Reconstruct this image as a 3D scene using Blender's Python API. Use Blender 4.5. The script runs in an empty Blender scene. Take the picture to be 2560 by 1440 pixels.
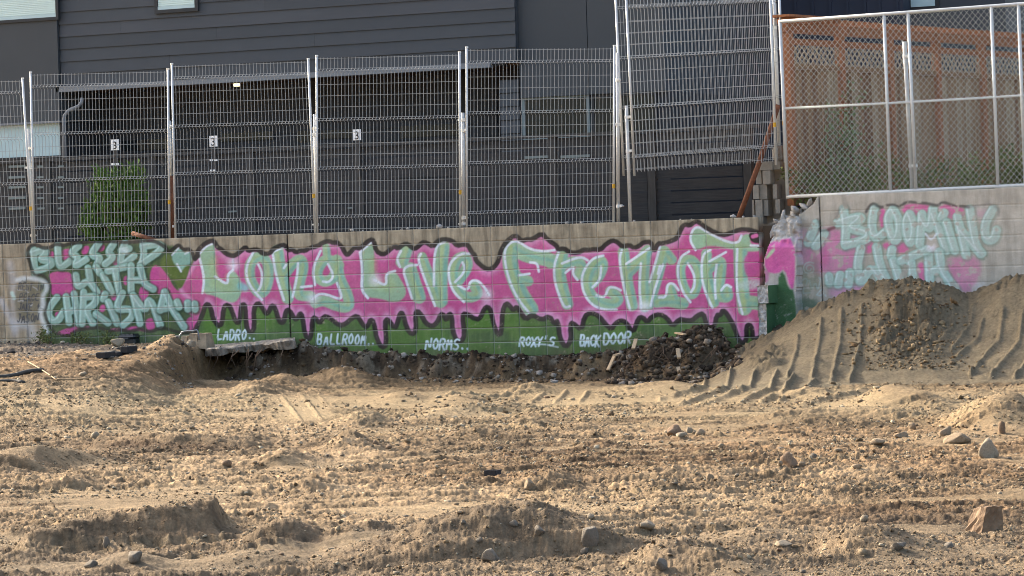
import bpy, math, random
import numpy as np
from mathutils import Vector, Matrix

random.seed(7)
RNG = np.random.default_rng(11)
scene = bpy.context.scene
COL = scene.collection

# ------------------------------------------------------------------ camera
FPX = 8533.0                     # focal length in photograph pixels (2560 wide)
PSI = math.atan(5.4e-5 * FPX)    # the block wall is seen at this slant, right end nearer
ROLL = 0.0315
DIST = 47.94                     # camera to wall along the optical axis
EYE = 1.70
FWD = np.array([-math.sin(PSI), math.cos(PSI), 0.0])
RGT = np.array([math.cos(PSI), math.sin(PSI), 0.0])
CAM = np.array([DIST * math.sin(PSI), -DIST * math.cos(PSI), EYE])
_p = math.atan(70.0 / FPX)
Fv = FWD * math.cos(_p) + np.array([0, 0, -math.sin(_p)])
U0 = FWD * math.sin(_p) + np.array([0, 0, math.cos(_p)])
Ri = math.cos(ROLL) * RGT - math.sin(ROLL) * U0
Ui = math.sin(ROLL) * RGT + math.cos(ROLL) * U0

cam_data = bpy.data.cameras.new("camera")
cam = bpy.data.objects.new("camera", cam_data)
COL.objects.link(cam)
cam.matrix_world = Matrix(((Ri[0], Ui[0], -Fv[0], CAM[0]), (Ri[1], Ui[1], -Fv[1], CAM[1]),
                           (Ri[2], Ui[2], -Fv[2], CAM[2]), (0, 0, 0, 1)))
cam_data.sensor_fit = 'HORIZONTAL'
cam_data.angle = 2 * math.atan(1280.0 / FPX)
cam_data.clip_start = 0.5
cam_data.clip_end = 3000
scene.camera = cam

# ------------------------------------------------------------------ sky, sun, exposure
SUN_EL = math.radians(25)
SUN_BEHIND = math.radians(46)    # how far beyond the camera's left the sun stands
sun_h = -math.cos(SUN_BEHIND) * RGT + math.sin(SUN_BEHIND) * FWD
to_sun = Vector((sun_h[0] * math.cos(SUN_EL), sun_h[1] * math.cos(SUN_EL), math.sin(SUN_EL)))
world = bpy.data.worlds.new("World")
scene.world = world
world.use_nodes = True
wn = world.node_tree
wn.nodes.clear()
sky = wn.nodes.new("ShaderNodeTexSky")
sky.sky_type = 'NISHITA'
sky.sun_disc = False
sky.sun_elevation = SUN_EL
sky.sun_rotation = math.atan2(to_sun.x, to_sun.y)
sky.air_density = 1.0
sky.dust_density = 6.0
sky.ozone_density = 1.0
bg = wn.nodes.new("ShaderNodeBackground")
bg.inputs["Strength"].default_value = 0.15
wo = wn.nodes.new("ShaderNodeOutputWorld")
wn.links.new(sky.outputs[0], bg.inputs[0])
wn.links.new(bg.outputs[0], wo.inputs[0])
sun_data = bpy.data.lights.new("sun", 'SUN')
sun_data.energy = 2.2
sun_data.angle = math.radians(3.0)
sun_data.color = (1.0, 0.93, 0.79)
sun = bpy.data.objects.new("sun", sun_data)
COL.objects.link(sun)
sun.rotation_euler = to_sun.to_track_quat('Z', 'Y').to_euler()
sun.location = (0, 0, 30)
vs = scene.view_settings
vs.view_transform = 'Standard'
vs.look = 'None'
vs.exposure = 2.0
vs.gamma = 1.0
vs.use_curve_mapping = False
scene.render.engine = 'CYCLES'
scene.cycles.max_bounces = 5
scene.cycles.diffuse_bounces = 3
scene.cycles.glossy_bounces = 2
scene.cycles.transmission_bounces = 2
scene.cycles.transparent_max_bounces = 4
scene.cycles.use_denoising = True
scene.cycles.filter_width = 1.0

# ------------------------------------------------------------------ picture <-> place
def P(px, py, Y=0.0):
    """the point of the plane Y = const (parallel to the block wall) seen at a photograph pixel"""
    d = Fv + (px - 1280.0) / FPX * Ri + (720.0 - py) / FPX * Ui
    return CAM + d * ((Y - CAM[1]) / d[1])

def PD(px, py, depth):
    """the point at a given distance along the view direction"""
    d = Fv + (px - 1280.0) / FPX * Ri + (720.0 - py) / FPX * Ui
    return CAM + d * (depth / float(np.dot(d, FWD)))

def PZ(px, py, z=0.0):
    d = Fv + (px - 1280.0) / FPX * Ri + (720.0 - py) / FPX * Ui
    return CAM + d * ((z - CAM[2]) / d[2])

def proj(V):
    V = np.asarray(V, float) - CAM
    w = V @ Fv
    return 1280.0 + FPX * (V @ Ri) / w, 720.0 - FPX * (V @ Ui) / w

def depth_of(V):
    return (np.asarray(V, float) - CAM) @ FWD

# ------------------------------------------------------------------ noise (numpy)
def _hash(ix, iy, seed):
    h = (ix.astype(np.int64) * 374761393 + iy.astype(np.int64) * 668265263 + seed * 1442695041) & 0xFFFFFFFF
    h = ((h ^ (h >> 13)) * 1274126177) & 0xFFFFFFFF
    h = (h ^ (h >> 16)) & 0xFFFFFFFF
    return h.astype(np.float64) / 4294967295.0

def vnoise(x, y, seed=0):
    ix, iy = np.floor(x), np.floor(y)
    fx, fy = x - ix, y - iy
    fx = fx * fx * (3 - 2 * fx)
    fy = fy * fy * (3 - 2 * fy)
    a = _hash(ix, iy, seed); b = _hash(ix + 1, iy, seed)
    c = _hash(ix, iy + 1, seed); d = _hash(ix + 1, iy + 1, seed)
    return (a * (1 - fx) + b * fx) * (1 - fy) + (c * (1 - fx) + d * fx) * fy

def fbm(x, y, octaves=4, seed=0, gain=0.5):
    s = np.zeros_like(x); a = 1.0; t = 0.0
    for o in range(octaves):
        s += a * vnoise(x * 2 ** o + 17.3 * o, y * 2 ** o - 9.1 * o, seed + o)
        t += a; a *= gain
    return s / t

def worley(x, y, seed=0):
    ix, iy = np.floor(x), np.floor(y)
    best = np.full(x.shape, 9.0); cid = np.zeros(x.shape)
    for dx in (-1, 0, 1):
        for dy in (-1, 0, 1):
            cx, cy = ix + dx, iy + dy
            px = cx + 0.15 + 0.7 * _hash(cx, cy, seed)
            py = cy + 0.15 + 0.7 * _hash(cx, cy, seed + 5)
            d = np.hypot(x - px, y - py)
            m = d < best
            best = np.where(m, d, best)
            cid = np.where(m, _hash(cx, cy, seed + 9), cid)
    return best, cid

def sstep(a, b, x):
    t = np.clip((x - a) / (b - a), 0, 1)
    return t * t * (3 - 2 * t)

def srgb(r, g, b):
    f = lambda c: (c / 255.0) / 12.92 if c / 255.0 <= 0.04045 else ((c / 255.0 + 0.055) / 1.055) ** 2.4
    return (f(r), f(g), f(b))

# ------------------------------------------------------------------ mesh helpers
class MB:
    def __init__(self):
        self.v = []; self.f = []
    def add(self, verts, faces):
        o = len(self.v)
        self.v.extend([tuple(map(float, p)) for p in verts])
        self.f.extend([tuple(i + o for i in f) for f in faces])
        return self
    def box(self, lo, hi):
        x0, y0, z0 = lo; x1, y1, z1 = hi
        return self.add([(x0, y0, z0), (x1, y0, z0), (x1, y1, z0), (x0, y1, z0), (x0, y0, z1), (x1, y0, z1), (x1, y1, z1), (x0, y1, z1)],
                        [(0, 3, 2, 1), (4, 5, 6, 7), (0, 1, 5, 4), (1, 2, 6, 5), (2, 3, 7, 6), (3, 0, 4, 7)])
    def hexa(self, p):     # 8 points: bottom 4 then top 4, same winding as box
        return self.add(p, [(0, 3, 2, 1), (4, 5, 6, 7), (0, 1, 5, 4), (1, 2, 6, 5), (2, 3, 7, 6), (3, 0, 4, 7)])
    def beam(self, a, b, w, h, up=(0, 0, 1)):
        """rectangular bar from a to b, w sideways and h along up"""
        a = np.array(a, float); b = np.array(b, float)
        d = (b - a) / np.linalg.norm(b - a)
        s = np.cross(d, up); n = np.linalg.norm(s)
        s = s / n if n > 1e-6 else np.array([1.0, 0, 0])
        u = np.cross(s, d)
        q = lambda p, i, j: p + s * i * w / 2 + u * j * h / 2
        return self.hexa([q(a, -1, -1), q(a, 1, -1), q(b, 1, -1), q(b, -1, -1), q(a, -1, 1), q(a, 1, 1), q(b, 1, 1), q(b, -1, 1)])
    def tube(self, pts, r, n=8, cap=True):
        pts = [np.array(p, float) for p in pts]
        rs = r if isinstance(r, (list, tuple)) else [r] * len(pts)
        rings = []
        prev = None
        for i, p in enumerate(pts):
            d = pts[min(i + 1, len(pts) - 1)] - pts[max(i - 1, 0)]
            d = d / (np.linalg.norm(d) + 1e-12)
            ref = prev if prev is not None else (np.array([0, 0, 1.0]) if abs(d[2]) < 0.9 else np.array([1.0, 0, 0]))
            s = np.cross(d, ref); s /= np.linalg.norm(s) + 1e-12
            u = np.cross(s, d)
            prev = u
            rings.append([p + rs[i] * (math.cos(2 * math.pi * k / n) * s + math.sin(2 * math.pi * k / n) * u) for k in range(n)])
        V = [q for ring in rings for q in ring]
        Fc = [(i * n + k, i * n + (k + 1) % n, (i + 1) * n + (k + 1) % n, (i + 1) * n + k) for i in range(len(pts) - 1) for k in range(n)]
        if cap:
            Fc.append(tuple(range(n - 1, -1, -1)))
            Fc.append(tuple((len(pts) - 1) * n + k for k in range(n)))
        return self.add(V, Fc)

def mesh_np(name, V, F, smooth=False):
    V = np.ascontiguousarray(V, np.float32); F = np.ascontiguousarray(F, np.int32)
    me = bpy.data.meshes.new(name)
    k = F.shape[1]
    me.vertices.add(len(V)); me.vertices.foreach_set("co", V.ravel())
    me.loops.add(F.size); me.loops.foreach_set("vertex_index", F.ravel())
    me.polygons.add(len(F)); me.polygons.foreach_set("loop_start", np.arange(0, F.size, k, dtype=np.int32))
    me.update(calc_edges=True)
    if smooth:
        me.polygons.foreach_set("use_smooth", np.ones(len(F), bool))
    me.validate()
    return me

def color_attr(me, name, rgba):
    a = me.color_attributes.new(name, 'FLOAT_COLOR', 'POINT')
    a.data.foreach_set("color", np.ascontiguousarray(rgba, np.float32).ravel())

def link(name, me, mat, parent=None, loc=(0, 0, 0)):
    o = bpy.data.objects.new(name, me)
    if mat is not None and not me.materials:
        me.materials.append(mat)
    COL.objects.link(o)
    if parent is not None:
        o.parent = parent
    o.location = loc
    return o

def tag(o, label=None, cat=None, group=None, kind=None):
    if label: o["label"] = label
    if cat: o["category"] = cat
    if group: o["group"] = group
    if kind: o["kind"] = kind
    return o

class Thing:
    """an Empty at a thing's base; parts are given in world coordinates"""
    def __init__(self, name, label, cat, base, group=None, kind=None):
        self.base = np.array(base, float)
        self.o = bpy.data.objects.new(name, None)
        self.o.empty_display_size = 0.1
        COL.objects.link(self.o)
        self.o.location = tuple(self.base)
        tag(self.o, label, cat, group, kind)
    def part(self, name, mb, mat, smooth=False, under=None, label=None, kind=None):
        V = np.array(mb.v) - self.base
        me = bpy.data.meshes.new(name)
        me.from_pydata([tuple(p) for p in V], [], mb.f)
        if smooth:
            for p in me.polygons: p.use_smooth = True
        o = link(name, me, mat, under if under is not None else self.o)
        if label: o["label"] = label
        if kind: o["kind"] = kind
        return o
    def part_mesh(self, name, me, mat, under=None, loc=None, kind=None):
        o = link(name, me, mat, under if under is not None else self.o,
                 tuple(np.array(loc, float) - self.base) if loc is not None else (0, 0, 0))
        if kind: o["kind"] = kind
        return o

def solo(name, mb, mat, label, cat, base=None, group=None, kind=None, smooth=False):
    """a thing that is one mesh, origin at its base"""
    V = np.array(mb.v)
    if base is None:
        base = [(V[:, 0].min() + V[:, 0].max()) / 2, (V[:, 1].min() + V[:, 1].max()) / 2, V[:, 2].min()]
    me = bpy.data.meshes.new(name)
    me.from_pydata([tuple(p) for p in V - np.array(base)], [], mb.f)
    if smooth:
        for p in me.polygons: p.use_smooth = True
    o = link(name, me, mat, None, tuple(base))
    return tag(o, label, cat, group, kind)

# ------------------------------------------------------------------ materials
def mat(name, col, rough=0.85, var=0.18, scale=6.0, bump=0.0, bscale=60.0, metallic=0.0, spec=0.3, col2=None, stretch=None, detail=5.0):
    m = bpy.data.materials.new(name)
    m.use_nodes = True
    nt = m.node_tree; N = nt.nodes; L = nt.links
    b = N["Principled BSDF"]
    b.inputs["Roughness"].default_value = rough
    b.inputs["Metallic"].default_value = metallic
    b.inputs["Specular IOR Level"].default_value = spec
    tc = N.new("ShaderNodeTexCoord")
    src = tc.outputs["Object"]
    if stretch:
        mp = N.new("ShaderNodeMapping"); mp.inputs["Scale"].default_value = stretch
        L.new(src, mp.inputs[0]); src = mp.outputs[0]
    nz = N.new("ShaderNodeTexNoise"); nz.inputs["Scale"].default_value = scale; nz.inputs["Detail"].default_value = detail
    nz.inputs["Roughness"].default_value = 0.65
    L.new(src, nz.inputs[0])
    rp = N.new("ShaderNodeValToRGB")
    rp.color_ramp.elements[0].position = 0.3; rp.color_ramp.elements[1].position = 0.7
    c2 = col2 if col2 else tuple(min(1, c * (1 + var)) for c in col)
    rp.color_ramp.elements[0].color = tuple(c * (1 - var) for c in col) + (1,)
    rp.color_ramp.elements[1].color = tuple(c2) + (1,)
    L.new(nz.outputs[0], rp.inputs[0]); L.new(rp.outputs[0], b.inputs["Base Color"])
    if bump > 0:
        n2 = N.new("ShaderNodeTexNoise"); n2.inputs["Scale"].default_value = bscale; n2.inputs["Detail"].default_value = 4
        L.new(src, n2.inputs[0])
        bp = N.new("ShaderNodeBump"); bp.inputs["Strength"].default_value = bump; bp.inputs["Distance"].default_value = 0.01
        L.new(n2.outputs[0], bp.inputs["Height"]); L.new(bp.outputs[0], b.inputs["Normal"])
    return m

M = {}
M['galv'] = mat('galvanised_steel', srgb(190, 190, 187), 0.5, 0.12, 25, metallic=0.25, spec=0.5)
M['wire'] = mat('wire', srgb(154, 156, 155), 0.55, 0.1, 10, metallic=0.2, spec=0.5)
M['chain'] = mat('chain_wire', srgb(182, 182, 172), 0.55, 0.12, 10, metallic=0.2, spec=0.5)
M['clamp'] = mat('clamp_steel', srgb(215, 215, 212), 0.4, 0.1, 20, metallic=0.3, spec=0.5)
M['rust'] = mat('rust', srgb(104, 66, 48), 0.9, 0.35, 14, 0.4, 60, col2=srgb(128, 84, 62))
M['yellow'] = mat('yellow_tape', srgb(196, 150, 40), 0.6)
M['siding'] = mat('dark_siding', srgb(63, 67, 71), 0.62, 0.07, 3, 0.08, 120, spec=0.35)
M['siding_b'] = mat('dark_siding_faded', srgb(68, 71, 75), 0.66, 0.10, 1.2, 0.08, 120, spec=0.35, stretch=(.4, 1, 3))
M['siding_c'] = mat('dark_siding_deep', srgb(59, 63, 67), 0.6, 0.09, 1.6, 0.08, 120, spec=0.35, stretch=(.4, 1, 3))
M['panel'] = mat('dark_panel', srgb(61, 65, 68), 0.6, 0.05, 1.5, 0.05, 200, spec=0.35)
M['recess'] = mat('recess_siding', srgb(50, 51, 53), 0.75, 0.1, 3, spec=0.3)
M['soffit'] = mat('soffit_wood', srgb(70, 50, 38), 0.7, 0.25, 3, stretch=(1, 12, 1))
M['fascia'] = mat('fascia_metal', srgb(112, 116, 120), 0.45, 0.06, 4, spec=0.5)
M['glass'] = mat('window_glass', srgb(28, 34, 34), 0.08, 0.1, 2, spec=0.6)
M['frost'] = mat('pale_blind', srgb(176, 198, 198), 0.5, 0.05, 3, spec=0.4)
M['blind'] = mat('blind_slat', srgb(205, 226, 220), 0.5, 0.04, 5, spec=0.4)
M['frame_dark'] = mat('dark_frame', srgb(46, 48, 50), 0.5, 0.08, 8)
M['frame_pale'] = mat('pale_frame', srgb(112, 124, 124), 0.5, 0.08, 8)
M['sign_white'] = mat('sign_white', srgb(236, 236, 234), 0.5, 0.03, 8)
M['ink'] = mat('ink_black', srgb(24, 24, 26), 0.6, 0.1, 8)
M['slat'] = mat('stained_slat', srgb(50, 51, 53), 0.8, 0.3, 5, 0.2, 40, stretch=(0.6, 1, 9), col2=srgb(64, 63, 63))
M['slat_post'] = mat('stained_post', srgb(64, 63, 62), 0.8, 0.25, 5, 0.2, 40, stretch=(6, 6, 0.6))
M['navy'] = mat('navy_board', srgb(50, 54, 66), 0.6, 0.08, 2)
M['cedar'] = mat('cedar_board', srgb(134, 100, 68), 0.85, 0.28, 4, 0.3, 40, stretch=(9, 9, 0.5), col2=srgb(152, 122, 94))
M['cedar_grey'] = mat('weathered_board', srgb(142, 114, 84), 0.88, 0.25, 4, 0.3, 40, stretch=(9, 9, 0.5), col2=srgb(170, 148, 122))
M['cedar_dark'] = mat('cedar_board_dark', srgb(112, 78, 52), 0.86, 0.3, 4, 0.3, 40, stretch=(9, 9, 0.5), col2=srgb(136, 102, 74))
M['cedar_post'] = mat('stained_cedar', srgb(144, 94, 60), 0.8, 0.3, 4, 0.3, 40, stretch=(6, 6, 0.6), col2=srgb(162, 104, 70))
M['lattice'] = mat('lattice_wood', srgb(150, 132, 110), 0.85, 0.2, 6)
M['concrete'] = mat('broken_concrete', srgb(172, 166, 156), 0.95, 0.22, 9, 0.8, 45, col2=srgb(206, 202, 194))
M['slab'] = mat('slab_concrete', srgb(116, 108, 96), 0.95, 0.4, 12, 1.0, 30, col2=srgb(158, 149, 136))
M['blockgrey'] = mat('block_grey', srgb(140, 134, 124), 0.95, 0.2, 8, 0.6, 70)
M['white_rough'] = mat('raw_break', srgb(160, 154, 146), 0.95, 0.3, 22, 1.0, 40, col2=srgb(206, 202, 196))
M['plastic_black'] = mat('black_plastic', srgb(34, 36, 38), 0.42, 0.12, 6, spec=0.5)
M['asphalt'] = mat('asphalt_piece', srgb(46, 44, 44), 0.9, 0.25, 20, 0.6, 60)
M['hose'] = mat('black_hose', srgb(62, 58, 53), 0.75, 0.2, 9)
M['stick'] = mat('dry_stick', srgb(150, 124, 92), 0.9, 0.25, 10)
M['wood_pale'] = mat('splintered_board', srgb(158, 138, 112), 0.9, 0.25, 8, stretch=(8, 1, 8))
M['bark'] = mat('bark', srgb(84, 68, 54), 0.95, 0.3, 9)
M['ground_far'] = mat('ground_dirt_far', srgb(160, 136, 104), 0.95, 0.15, 0.7, 0.4, 20)
M['yard'] = mat('yard_soil', srgb(96, 84, 68), 0.95, 0.2, 2, 0.4, 20)
M['wallcore'] = mat('wall_back', srgb(140, 132, 120), 0.95, 0.15, 5)

def leaf_mat(name, a, b):
    m = mat(name, a, 0.85, 0.35, 3.5, col2=b, spec=0.08)
    return m
M['leaf_bush'] = leaf_mat('willow_leaf', srgb(60, 88, 38), srgb(90, 116, 52))
M['leaf_vine'] = leaf_mat('vine_leaf', srgb(96, 116, 74), srgb(140, 154, 112))
M['leaf_weed'] = leaf_mat('weed_leaf', srgb(72, 84, 44), srgb(120, 128, 78))
M['leaf_tree'] = leaf_mat('tree_leaf', srgb(70, 86, 66), srgb(112, 124, 104))
# ------------------------------------------------------------------ the mural's paint, as strokes traced in photograph pixels
PX0, PX1, PY0, PY1 = -60, 2620, 460, 960
PW, PH = PX1 - PX0, PY1 - PY0
paint = np.zeros((PH, PW, 4))
_yy, _xx = np.mgrid[PY0:PY1, PX0:PX1].astype(float)
_n1 = fbm(_xx / 14.0, _yy / 14.0, 4, 3)
_n2 = fbm(_xx / 60.0, _yy / 40.0, 3, 21)
_n3 = vnoise(_xx / 2.5, _yy / 2.5, 33)
_drip = fbm(_xx / 5.0, _yy / 60.0, 3, 41)

def over(m, col, box=None):
    y0, y1, x0, x1 = box if box else (0, PH, 0, PW)
    t = paint[y0:y1, x0:x1]
    c = np.array(srgb(*col))
    m = np.clip(m, 0, 1)
    a0 = t[..., 3]
    a = m + a0 * (1 - m)
    t[..., :3] = np.where(a[..., None] > 1e-6, (c * m[..., None] + t[..., :3] * (a0 * (1 - m))[..., None]) / np.maximum(a, 1e-6)[..., None], t[..., :3])
    t[..., 3] = a

def bbox(pts, pad):
    p = np.array(pts)
    x0 = int(max(0, p[:, 0].min() - pad - PX0)); x1 = int(min(PW, p[:, 0].max() + pad - PX0 + 1))
    y0 = int(max(0, p[:, 1].min() - pad - PY0)); y1 = int(min(PH, p[:, 1].max() + pad - PY0 + 1))
    return y0, y1, x0, x1

def smooth_pts(pts, closed=False, it=2):
    p = [np.array(q, float) for q in pts]
    for _ in range(it):
        if len(p) < 3: break
        o = []
        n = len(p)
        rng_ = range(n) if closed else range(n - 1)
        if not closed: o.append(p[0])
        for i in rng_:
            a, b = p[i], p[(i + 1) % n]
            o += [a * .75 + b * .25, a * .25 + b * .75]
        if not closed: o.append(p[-1])
        p = o
    return p

def dist_line(pts, box):
    y0, y1, x0, x1 = box
    X = _xx[y0:y1, x0:x1]; Y = _yy[y0:y1, x0:x1]
    d = np.full(X.shape, 1e9)
    for a, b in zip(pts[:-1], pts[1:]):
        vx, vy = b[0] - a[0], b[1] - a[1]
        l2 = vx * vx + vy * vy + 1e-9
        t = np.clip(((X - a[0]) * vx + (Y - a[1]) * vy) / l2, 0, 1)
        d = np.minimum(d, np.hypot(X - a[0] - t * vx, Y - a[1] - t * vy))
    return d

def stroke(pts, w, col, soft=1.5, alpha=1.0, closed=False, it=2, rough=0.0):
    pts = smooth_pts(pts, closed, it)
    if closed: pts = list(pts) + [pts[0]]
    # long lines in pieces, so that boxes stay small
    k = 24
    if len(pts) > 2 * k:
        cuts = [pts[i:i + k + 1] for i in range(0, len(pts) - 1, k)]
        box = bbox(pts, w / 2 + soft + 3)
        y0, y1, x0, x1 = box
        d = np.full((y1 - y0, x1 - x0), 1e9)
        for c in cuts:
            b = bbox(c, w / 2 + soft + 3)
            if b[0] >= b[1] or b[2] >= b[3]: continue
            dd = dist_line(c, b)
            s = d[b[0] - y0:b[1] - y0, b[2] - x0:b[3] - x0]
            np.minimum(s, dd, out=s)
    else:
        box = bbox(pts, w / 2 + soft + 3)
        if box[0] >= box[1] or box[2] >= box[3]: return
        d = dist_line(pts, box)
    y0, y1, x0, x1 = box
    if rough: d = d + (_n1[y0:y1, x0:x1] - 0.5) * rough
    m = 1 - sstep(w / 2 - soft, w / 2 + soft, d)
    over(m * alpha, col, box)

def poly_mask(pts, soft=2.0, it=2):
    pts = smooth_pts(pts, True, it)
    box = bbox(pts, soft + 3)
    y0, y1, x0, x1 = box
    X = _xx[y0:y1, x0:x1]; Y = _yy[y0:y1, x0:x1]
    ins = np.zeros(X.shape, bool)
    n = len(pts)
    for i in range(n):
        a, b = pts[i], pts[(i + 1) % n]
        if abs(a[1] - b[1]) < 1e-9: continue
        c = ((a[1] > Y) != (b[1] > Y)) & (X < (b[0] - a[0]) * (Y - a[1]) / (b[1] - a[1]) + a[0])
        ins ^= c
    if soft <= 0: return ins.astype(float), box
    d = dist_line(list(pts) + [pts[0]], box)
    sd = np.where(ins, -d, d)
    return 1 - sstep(-soft, soft, sd), box

def fill(pts, col, soft=2.0, alpha=1.0, it=2, tex=0.0):
    m, box = poly_mask(pts, soft, it)
    y0, y1, x0, x1 = box
    if tex: m = m * np.clip(1 - tex + 2 * tex * (_n3[y0:y1, x0:x1] * .5 + _n1[y0:y1, x0:x1] * .5), 0, 1)
    over(m * alpha, col, box)

def R1(p): return [(x / 4.0, 560 + y / 4.0) for x, y in p]
def R2(p): return [(440 + x / 4.0, 540 + y / 4.0) for x, y in p]
def R3(p): return [(880 + x / 4.0, 540 + y / 4.0) for x, y in p]
def R4(p): return [(1240 + x / 3.8788, 540 + y / 3.8788) for x, y in p]
def R5(p): return [(1840 + x / 3.272, 340 + y / 3.272) for x, y in p]

PINK = (201, 86, 143); PALEPINK = (224, 158, 196); GREEN = (86, 122, 52); DKGREEN = (48, 80, 52)
LET = (157, 190, 154); TEAL = (120, 180, 168); YEL = (176, 194, 126); WHITE = (226, 232, 238); BLACK = (42, 38, 36)
MINT = (146, 190, 174); GREYL = (150, 172, 160)

top2 = R2([(190, 430), (215, 395), (218, 345), (270, 290), (330, 255), (375, 245), (410, 310), (450, 330), (500, 380), (560, 400), (600, 390), (650, 350), (695, 310), (720, 350), (770, 335), (820, 335), (870, 380), (940, 375), (970, 330), (1040, 295), (1090, 290), (1120, 345), (1160, 330), (1200, 365), (1250, 345), (1290, 350), (1330, 320), (1420, 300), (1460, 270), (1530, 250), (1570, 270), (1620, 265), (1660, 310), (1690, 370), (1715, 390), (1750, 360)])
top3 = R3([(0, 345), (30, 315), (80, 325), (140, 270), (185, 235), (220, 245), (240, 350), (310, 390), (360, 355), (430, 295), (455, 330), (520, 280), (560, 280), (610, 330), (650, 320), (700, 265), (745, 265), (810, 310), (850, 250), (920, 230), (1000, 245), (1050, 300), (1110, 285), (1160, 290), (1200, 365), (1230, 390), (1240, 450), (1320, 520), (1370, 535), (1420, 515)])
top4 = R4([(30, 430), (45, 330), (100, 250), (185, 180), (255, 245), (300, 225), (350, 230), (445, 165), (500, 230), (590, 290), (600, 325), (660, 315), (710, 350), (790, 360), (850, 325), (900, 330), (950, 320), (1010, 330), (1070, 270), (1130, 235), (1180, 255), (1225, 300), (1290, 280), (1340, 310), (1390, 290), (1430, 255), (1505, 250), (1530, 350), (1570, 265), (1620, 265), (1680, 250), (1760, 215), (1800, 110), (1830, 80), (1880, 95), (1930, 55), (1960, 55), (2060, 130), (2190, 190), (2270, 170), (2360, 130), (2450, 130), (2560, 165)])
TOP = top2 + top3 + top4
bot2 = R2([(190, 1180), (215, 1080), (260, 1000), (290, 900), (315, 880), (350, 920), (370, 1030), (420, 1100), (460, 1080), (475, 930), (500, 885), (545, 905), (590, 1040), (615, 1075), (640, 1040), (650, 920), (670, 880), (695, 910), (700, 1080), (720, 1150), (760, 1165), (785, 1100), (775, 930), (820, 865), (860, 910), (900, 980), (930, 960), (955, 895), (990, 910), (1030, 1050), (1060, 1070), (1080, 1050), (1100, 950), (1130, 935), (1190, 1035), (1215, 1025), (1240, 970), (1265, 1000), (1290, 1190), (1330, 1240), (1355, 1180), (1365, 1040), (1385, 1010), (1440, 1080), (1480, 1000), (1530, 1015), (1640, 1100), (1700, 1075)])
bot3 = R3([(0, 1020), (50, 1000), (80, 1040), (130, 1115), (165, 1090), (185, 1035), (220, 1060), (245, 1230), (300, 1320), (345, 1290), (330, 1060), (355, 1025), (430, 1130), (460, 1050), (480, 970), (510, 975), (545, 1120), (600, 1190), (640, 1150), (635, 980), (655, 950), (690, 985), (740, 1075), (800, 1105), (850, 1070), (890, 980), (920, 995), (945, 1045), (975, 970), (1000, 1010), (1005, 1150), (1050, 1250), (1100, 1250), (1125, 1180), (1105, 1000), (1130, 970), (1250, 1040), (1290, 1010), (1320, 930), (1355, 905), (1390, 950), (1420, 1100), (1460, 1190), (1495, 1170), (1505, 950), (1540, 870), (1580, 900), (1610, 945), (1650, 905)])
bot4 = R4([(240, 940), (290, 1005), (350, 955), (440, 1010), (520, 970), (565, 1050), (600, 1010), (620, 1190), (680, 1280), (730, 1200), (720, 1060), (740, 1030), (830, 1110), (860, 970), (920, 935), (1000, 970), (1070, 1060), (1120, 1100), (1160, 1040), (1210, 1010), (1260, 1030), (1330, 1140), (1380, 990), (1420, 980), (1465, 1030), (1520, 970), (1590, 950), (1660, 990), (1710, 1070), (1780, 1000), (1830, 1010), (1900, 1015), (1950, 970), (2010, 940), (2040, 1050), (2080, 1100), (2120, 1080), (2140, 960), (2180, 960), (2200, 910), (2240, 950), (2310, 1070), (2350, 1200), (2390, 1235), (2430, 1200), (2430, 1070), (2460, 1050), (2485, 1090), (2490, 1200), (2560, 1180)])
BOT = bot2 + bot3 + bot4

# backgrounds
fill([(75, 610), (415, 606), (480, 640), (500, 700), (500, 960), (100, 960), (110, 760)], (66, 92, 52), 6, 0.93, 1)
fill([(488, 700), (1905, 700), (1905, 960), (488, 960)], GREEN, 3, 1.0, 0)
m = np.clip((_n2 - 0.42) * 3.2, 0, 1) * (paint[..., 3] > 0.5)
over(m * 0.65, (58, 88, 50))
m = np.clip((_drip - 0.52) * 3.5, 0, 1) * (paint[..., 3] > 0.5)
over(m * 0.42, (108, 134, 76))
# ---------- the big piece: pink body
fill(TOP + BOT[::-1], PINK, 1.5, 1.0, 1)
mk, bx = poly_mask(TOP + BOT[::-1], 1.5, 1)
mk_full = np.zeros((PH, PW)); mk_full[bx[0]:bx[1], bx[2]:bx[3]] = mk
over(mk_full * np.clip((_n2 - .5) * 2.6, 0, 1) * .55, (182, 66, 132))
over(mk_full * np.clip((_drip - .55) * 3, 0, 1) * .3, (222, 116, 172))
# pale mist along the drips and the top
def masked_stroke(pts, w, col, soft, alpha):
    keep = paint.copy()
    stroke(pts, w, col, soft, alpha, it=1)
    paint[...] = keep * (1 - mk_full[..., None]) + paint * mk_full[..., None]
masked_stroke([(x, y - 6) for x, y in BOT], 20, PALEPINK, 8, 0.85)
masked_stroke([(x, y + 7) for x, y in TOP], 18, PALEPINK, 9, 0.6)
stroke(R2([(220, 440), (150, 560), (60, 640), (50, 720), (90, 760)]), 9, PALEPINK, 5, 0.7)
# left swoosh of pink that joins both pieces
fill(R1([(1990, 340), (1960, 360), (1870, 500), (1800, 600), (1800, 680), (1740, 640), (1680, 520), (1590, 400), (1500, 470), (1520, 600), (1560, 700), (1700, 720), (1950, 960), (2010, 900), (2060, 700)]), PINK, 2.5, 0.95)
stroke(R1([(1980, 350), (1880, 520), (1810, 600), (1810, 680), (1900, 750), (1950, 800)]), 9, PALEPINK, 5, 0.75)
fill(R1([(1640, 300), (1700, 300), (1780, 420), (1900, 400), (1880, 520), (1800, 680), (1740, 560), (1640, 470), (1590, 400)]), (92, 112, 46), 2.5)

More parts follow.
